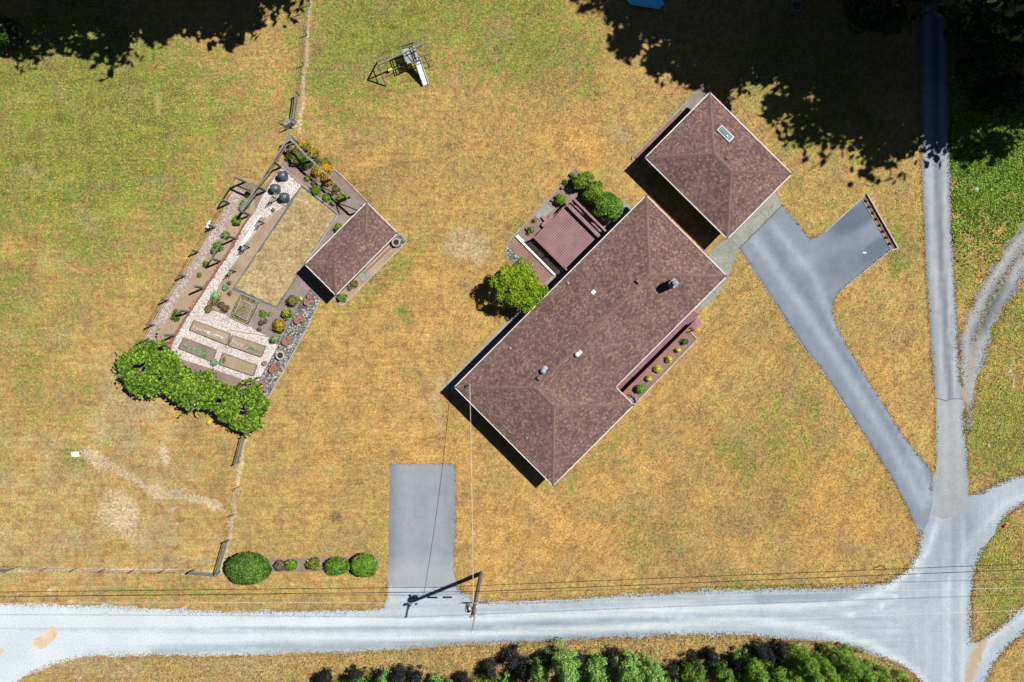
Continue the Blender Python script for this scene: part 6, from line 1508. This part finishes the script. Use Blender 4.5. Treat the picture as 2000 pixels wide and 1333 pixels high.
def verge_weeds():
    PX, PY, X, Y = scatter_points(44000, 1858, 2060, 150, 560); k = (PY+RNG.normal(size=len(PX))*40 < 470) & (RNG.uniform(size=len(PX)) < .9-.35*np.clip((PY-330)/140, 0, 1))
    k &= vnoise(X, Y, 3.0, 31)+RNG.normal(size=len(X))*.2 > -.4
    props(link('rough_weeds', quads_mesh('rough_weeds', blades(X[k], Y[k], .24, .05), M['weed']), None), 'bright green knee-high weeds on the verge right of the lane', 'weeds', kind='stuff')
    PX, PY, X, Y = scatter_points(9000, 1858, 2060, 240, 1300); props(link('dry_stalks', quads_mesh('dry_stalks', blades(X, Y, .2, .022), M['weed_dry']), None), 'dry straw coloured stalks on the right verge', 'grass', kind='stuff')
    PX, PY, X, Y = scatter_points(26000, 100, 1800, 1245, 1380); props(link('roadside_grass', quads_mesh('roadside_grass', blades(X, Y, .22, .03), M['weed_dry']), None), 'tall dry grass on the shoulder below the gravel road', 'grass', kind='stuff')
    # worn strip edge growth along the road
verge_weeds()
def flowers():
    PXs, PYs = [], []
    def cl(cx, cy, rx, ry, n):
        PXs.append(cx+RNG.normal(size=n)*rx); PYs.append(cy+RNG.normal(size=n)*ry)
    for a in ((120, 200, 130, 90, 450), (330, 260, 120, 60, 400), (60, 340, 60, 90, 300), (300, 330, 100, 50, 350), (250, 420, 90, 60, 300), (120, 520, 70, 100, 300), (240, 385, 14, 18, 70), (20, 1010, 16, 14, 90), (145, 950, 14, 12, 60), (130, 930, 60, 60, 120), (420, 1108, 9, 5, 60), (40, 1112, 8, 4, 25),
              (1930, 690, 40, 60, 350), (1950, 800, 40, 60, 420), (1960, 1060, 30, 25, 260), (1940, 1140, 26, 50, 220), (1900, 560, 20, 30, 60), (1985, 640, 20, 60, 150), (860, 50, 90, 40, 120), (640, 150, 40, 60, 60), (1980, 1110, 20, 20, 60), (180, 30, 60, 40, 100), (60, 700, 40, 60, 60), (400, 180, 80, 40, 200)): cl(*a)
    PX = np.concatenate(PXs); PY = np.concatenate(PYs); X = (PX-1000)/PPM; Y = (666.5-PY)/PPM; k = np.ones(len(X), bool)
    for poly in EXCL: k &= ~pip(X, Y, poly)
    X, Y = X[k], Y[k]; C = np.stack([X, Y, np.full(len(X), .09)], 1)
    props(link('dandelions', quads_mesh('dandelions', leaf_quads(C, np.tile([0, 0, 1.0], (len(C), 1)), .032, .9, .2), M['fl_yellow']), None), 'tiny yellow dandelion flowers dotted through the field grass', 'flowers', kind='stuff')
flowers()
def loose_stones():
    # stones that edge the gravel roads and the white path
    n = 9000; m = M['palecon']
    def octa(X, Y, r, z, mt, name, label):
        n = len(X); C = np.stack([X, Y, np.full(n, z)], 1); r = r*RNG.uniform(.5, 1.4, n); a = RNG.uniform(0, 6.28, n)
        P = []
        for k in range(4):
            t0 = a+k*math.pi/2; t1 = a+(k+1)*math.pi/2
            p0 = C+np.stack([np.cos(t0)*r, np.sin(t0)*r, 0*r], 1); p1 = C+np.stack([np.cos(t1)*r*.8, np.sin(t1)*r*.8, 0*r], 1); tp = C+np.stack([0*r, 0*r, r*.8], 1)
            P.append(np.stack([p0, p1, tp, tp+np.array([0.001, 0, 0])], 1))
        props(link(name, quads_mesh(name, np.concatenate(P), mt), None), label, 'stones', kind='stuff')
    pts = [W(*p) for p in ROAD]; X, Y = [], []
    for (x0, y0), (x1, y1) in zip(pts, pts[1:]+pts[:1]):
        L = math.hypot(x1-x0, y1-y0)
        if abs(x0) > 45 or abs(x1) > 45 or y0 < -30 or y1 < -30: continue
        k = int(L*26); t = RNG.uniform(size=k); X.append(x0+(x1-x0)*t+RNG.normal(size=k)*.22); Y.append(y0+(y1-y0)*t+RNG.normal(size=k)*.22)
    octa(np.concatenate(X), np.concatenate(Y), .035, .01, leafm('edge_stone', (.2, .2, .19), (.33, .33, .31), (.5, .48, .44), 0), 'edge_gravel', 'loose stones scattered along the gravel road edges')
    poly = [W(*p) for p in [(549.5, 328), (590, 363), (557, 402), (494.5, 460), (432, 551), (403, 606), (449, 619), (526.5, 659), (545, 674), (507, 745), (419, 722), (346, 699), (347, 648), (395, 572), (477, 440), (500, 411)]]
    A = np.array(poly); X = RNG.uniform(A[:, 0].min(), A[:, 0].max(), 16000); Y = RNG.uniform(A[:, 1].min(), A[:, 1].max(), 16000); k = pip(X, Y, poly)
    beds = [[(380, 626), (451, 652.4), (446, 674), (372, 644)], [(455.5, 655.7), (520, 677), (511.6, 697), (448, 674.5)], [(360.6, 660), (424, 684.6), (416, 706), (350.7, 679.6)], [(437, 690), (503.4, 713.5), (496, 734), (429.4, 711)]]
    for q in beds: k &= ~pip(X, Y, [W(*p) for p in q])
    octa(X[k], Y[k], .045, .026, leafm('white_stone', (.3, .2, .16), (.5, .45, .42), (.66, .64, .62), 0), 'white_stones', 'white and pink stones covering the garden path')
loose_stones()
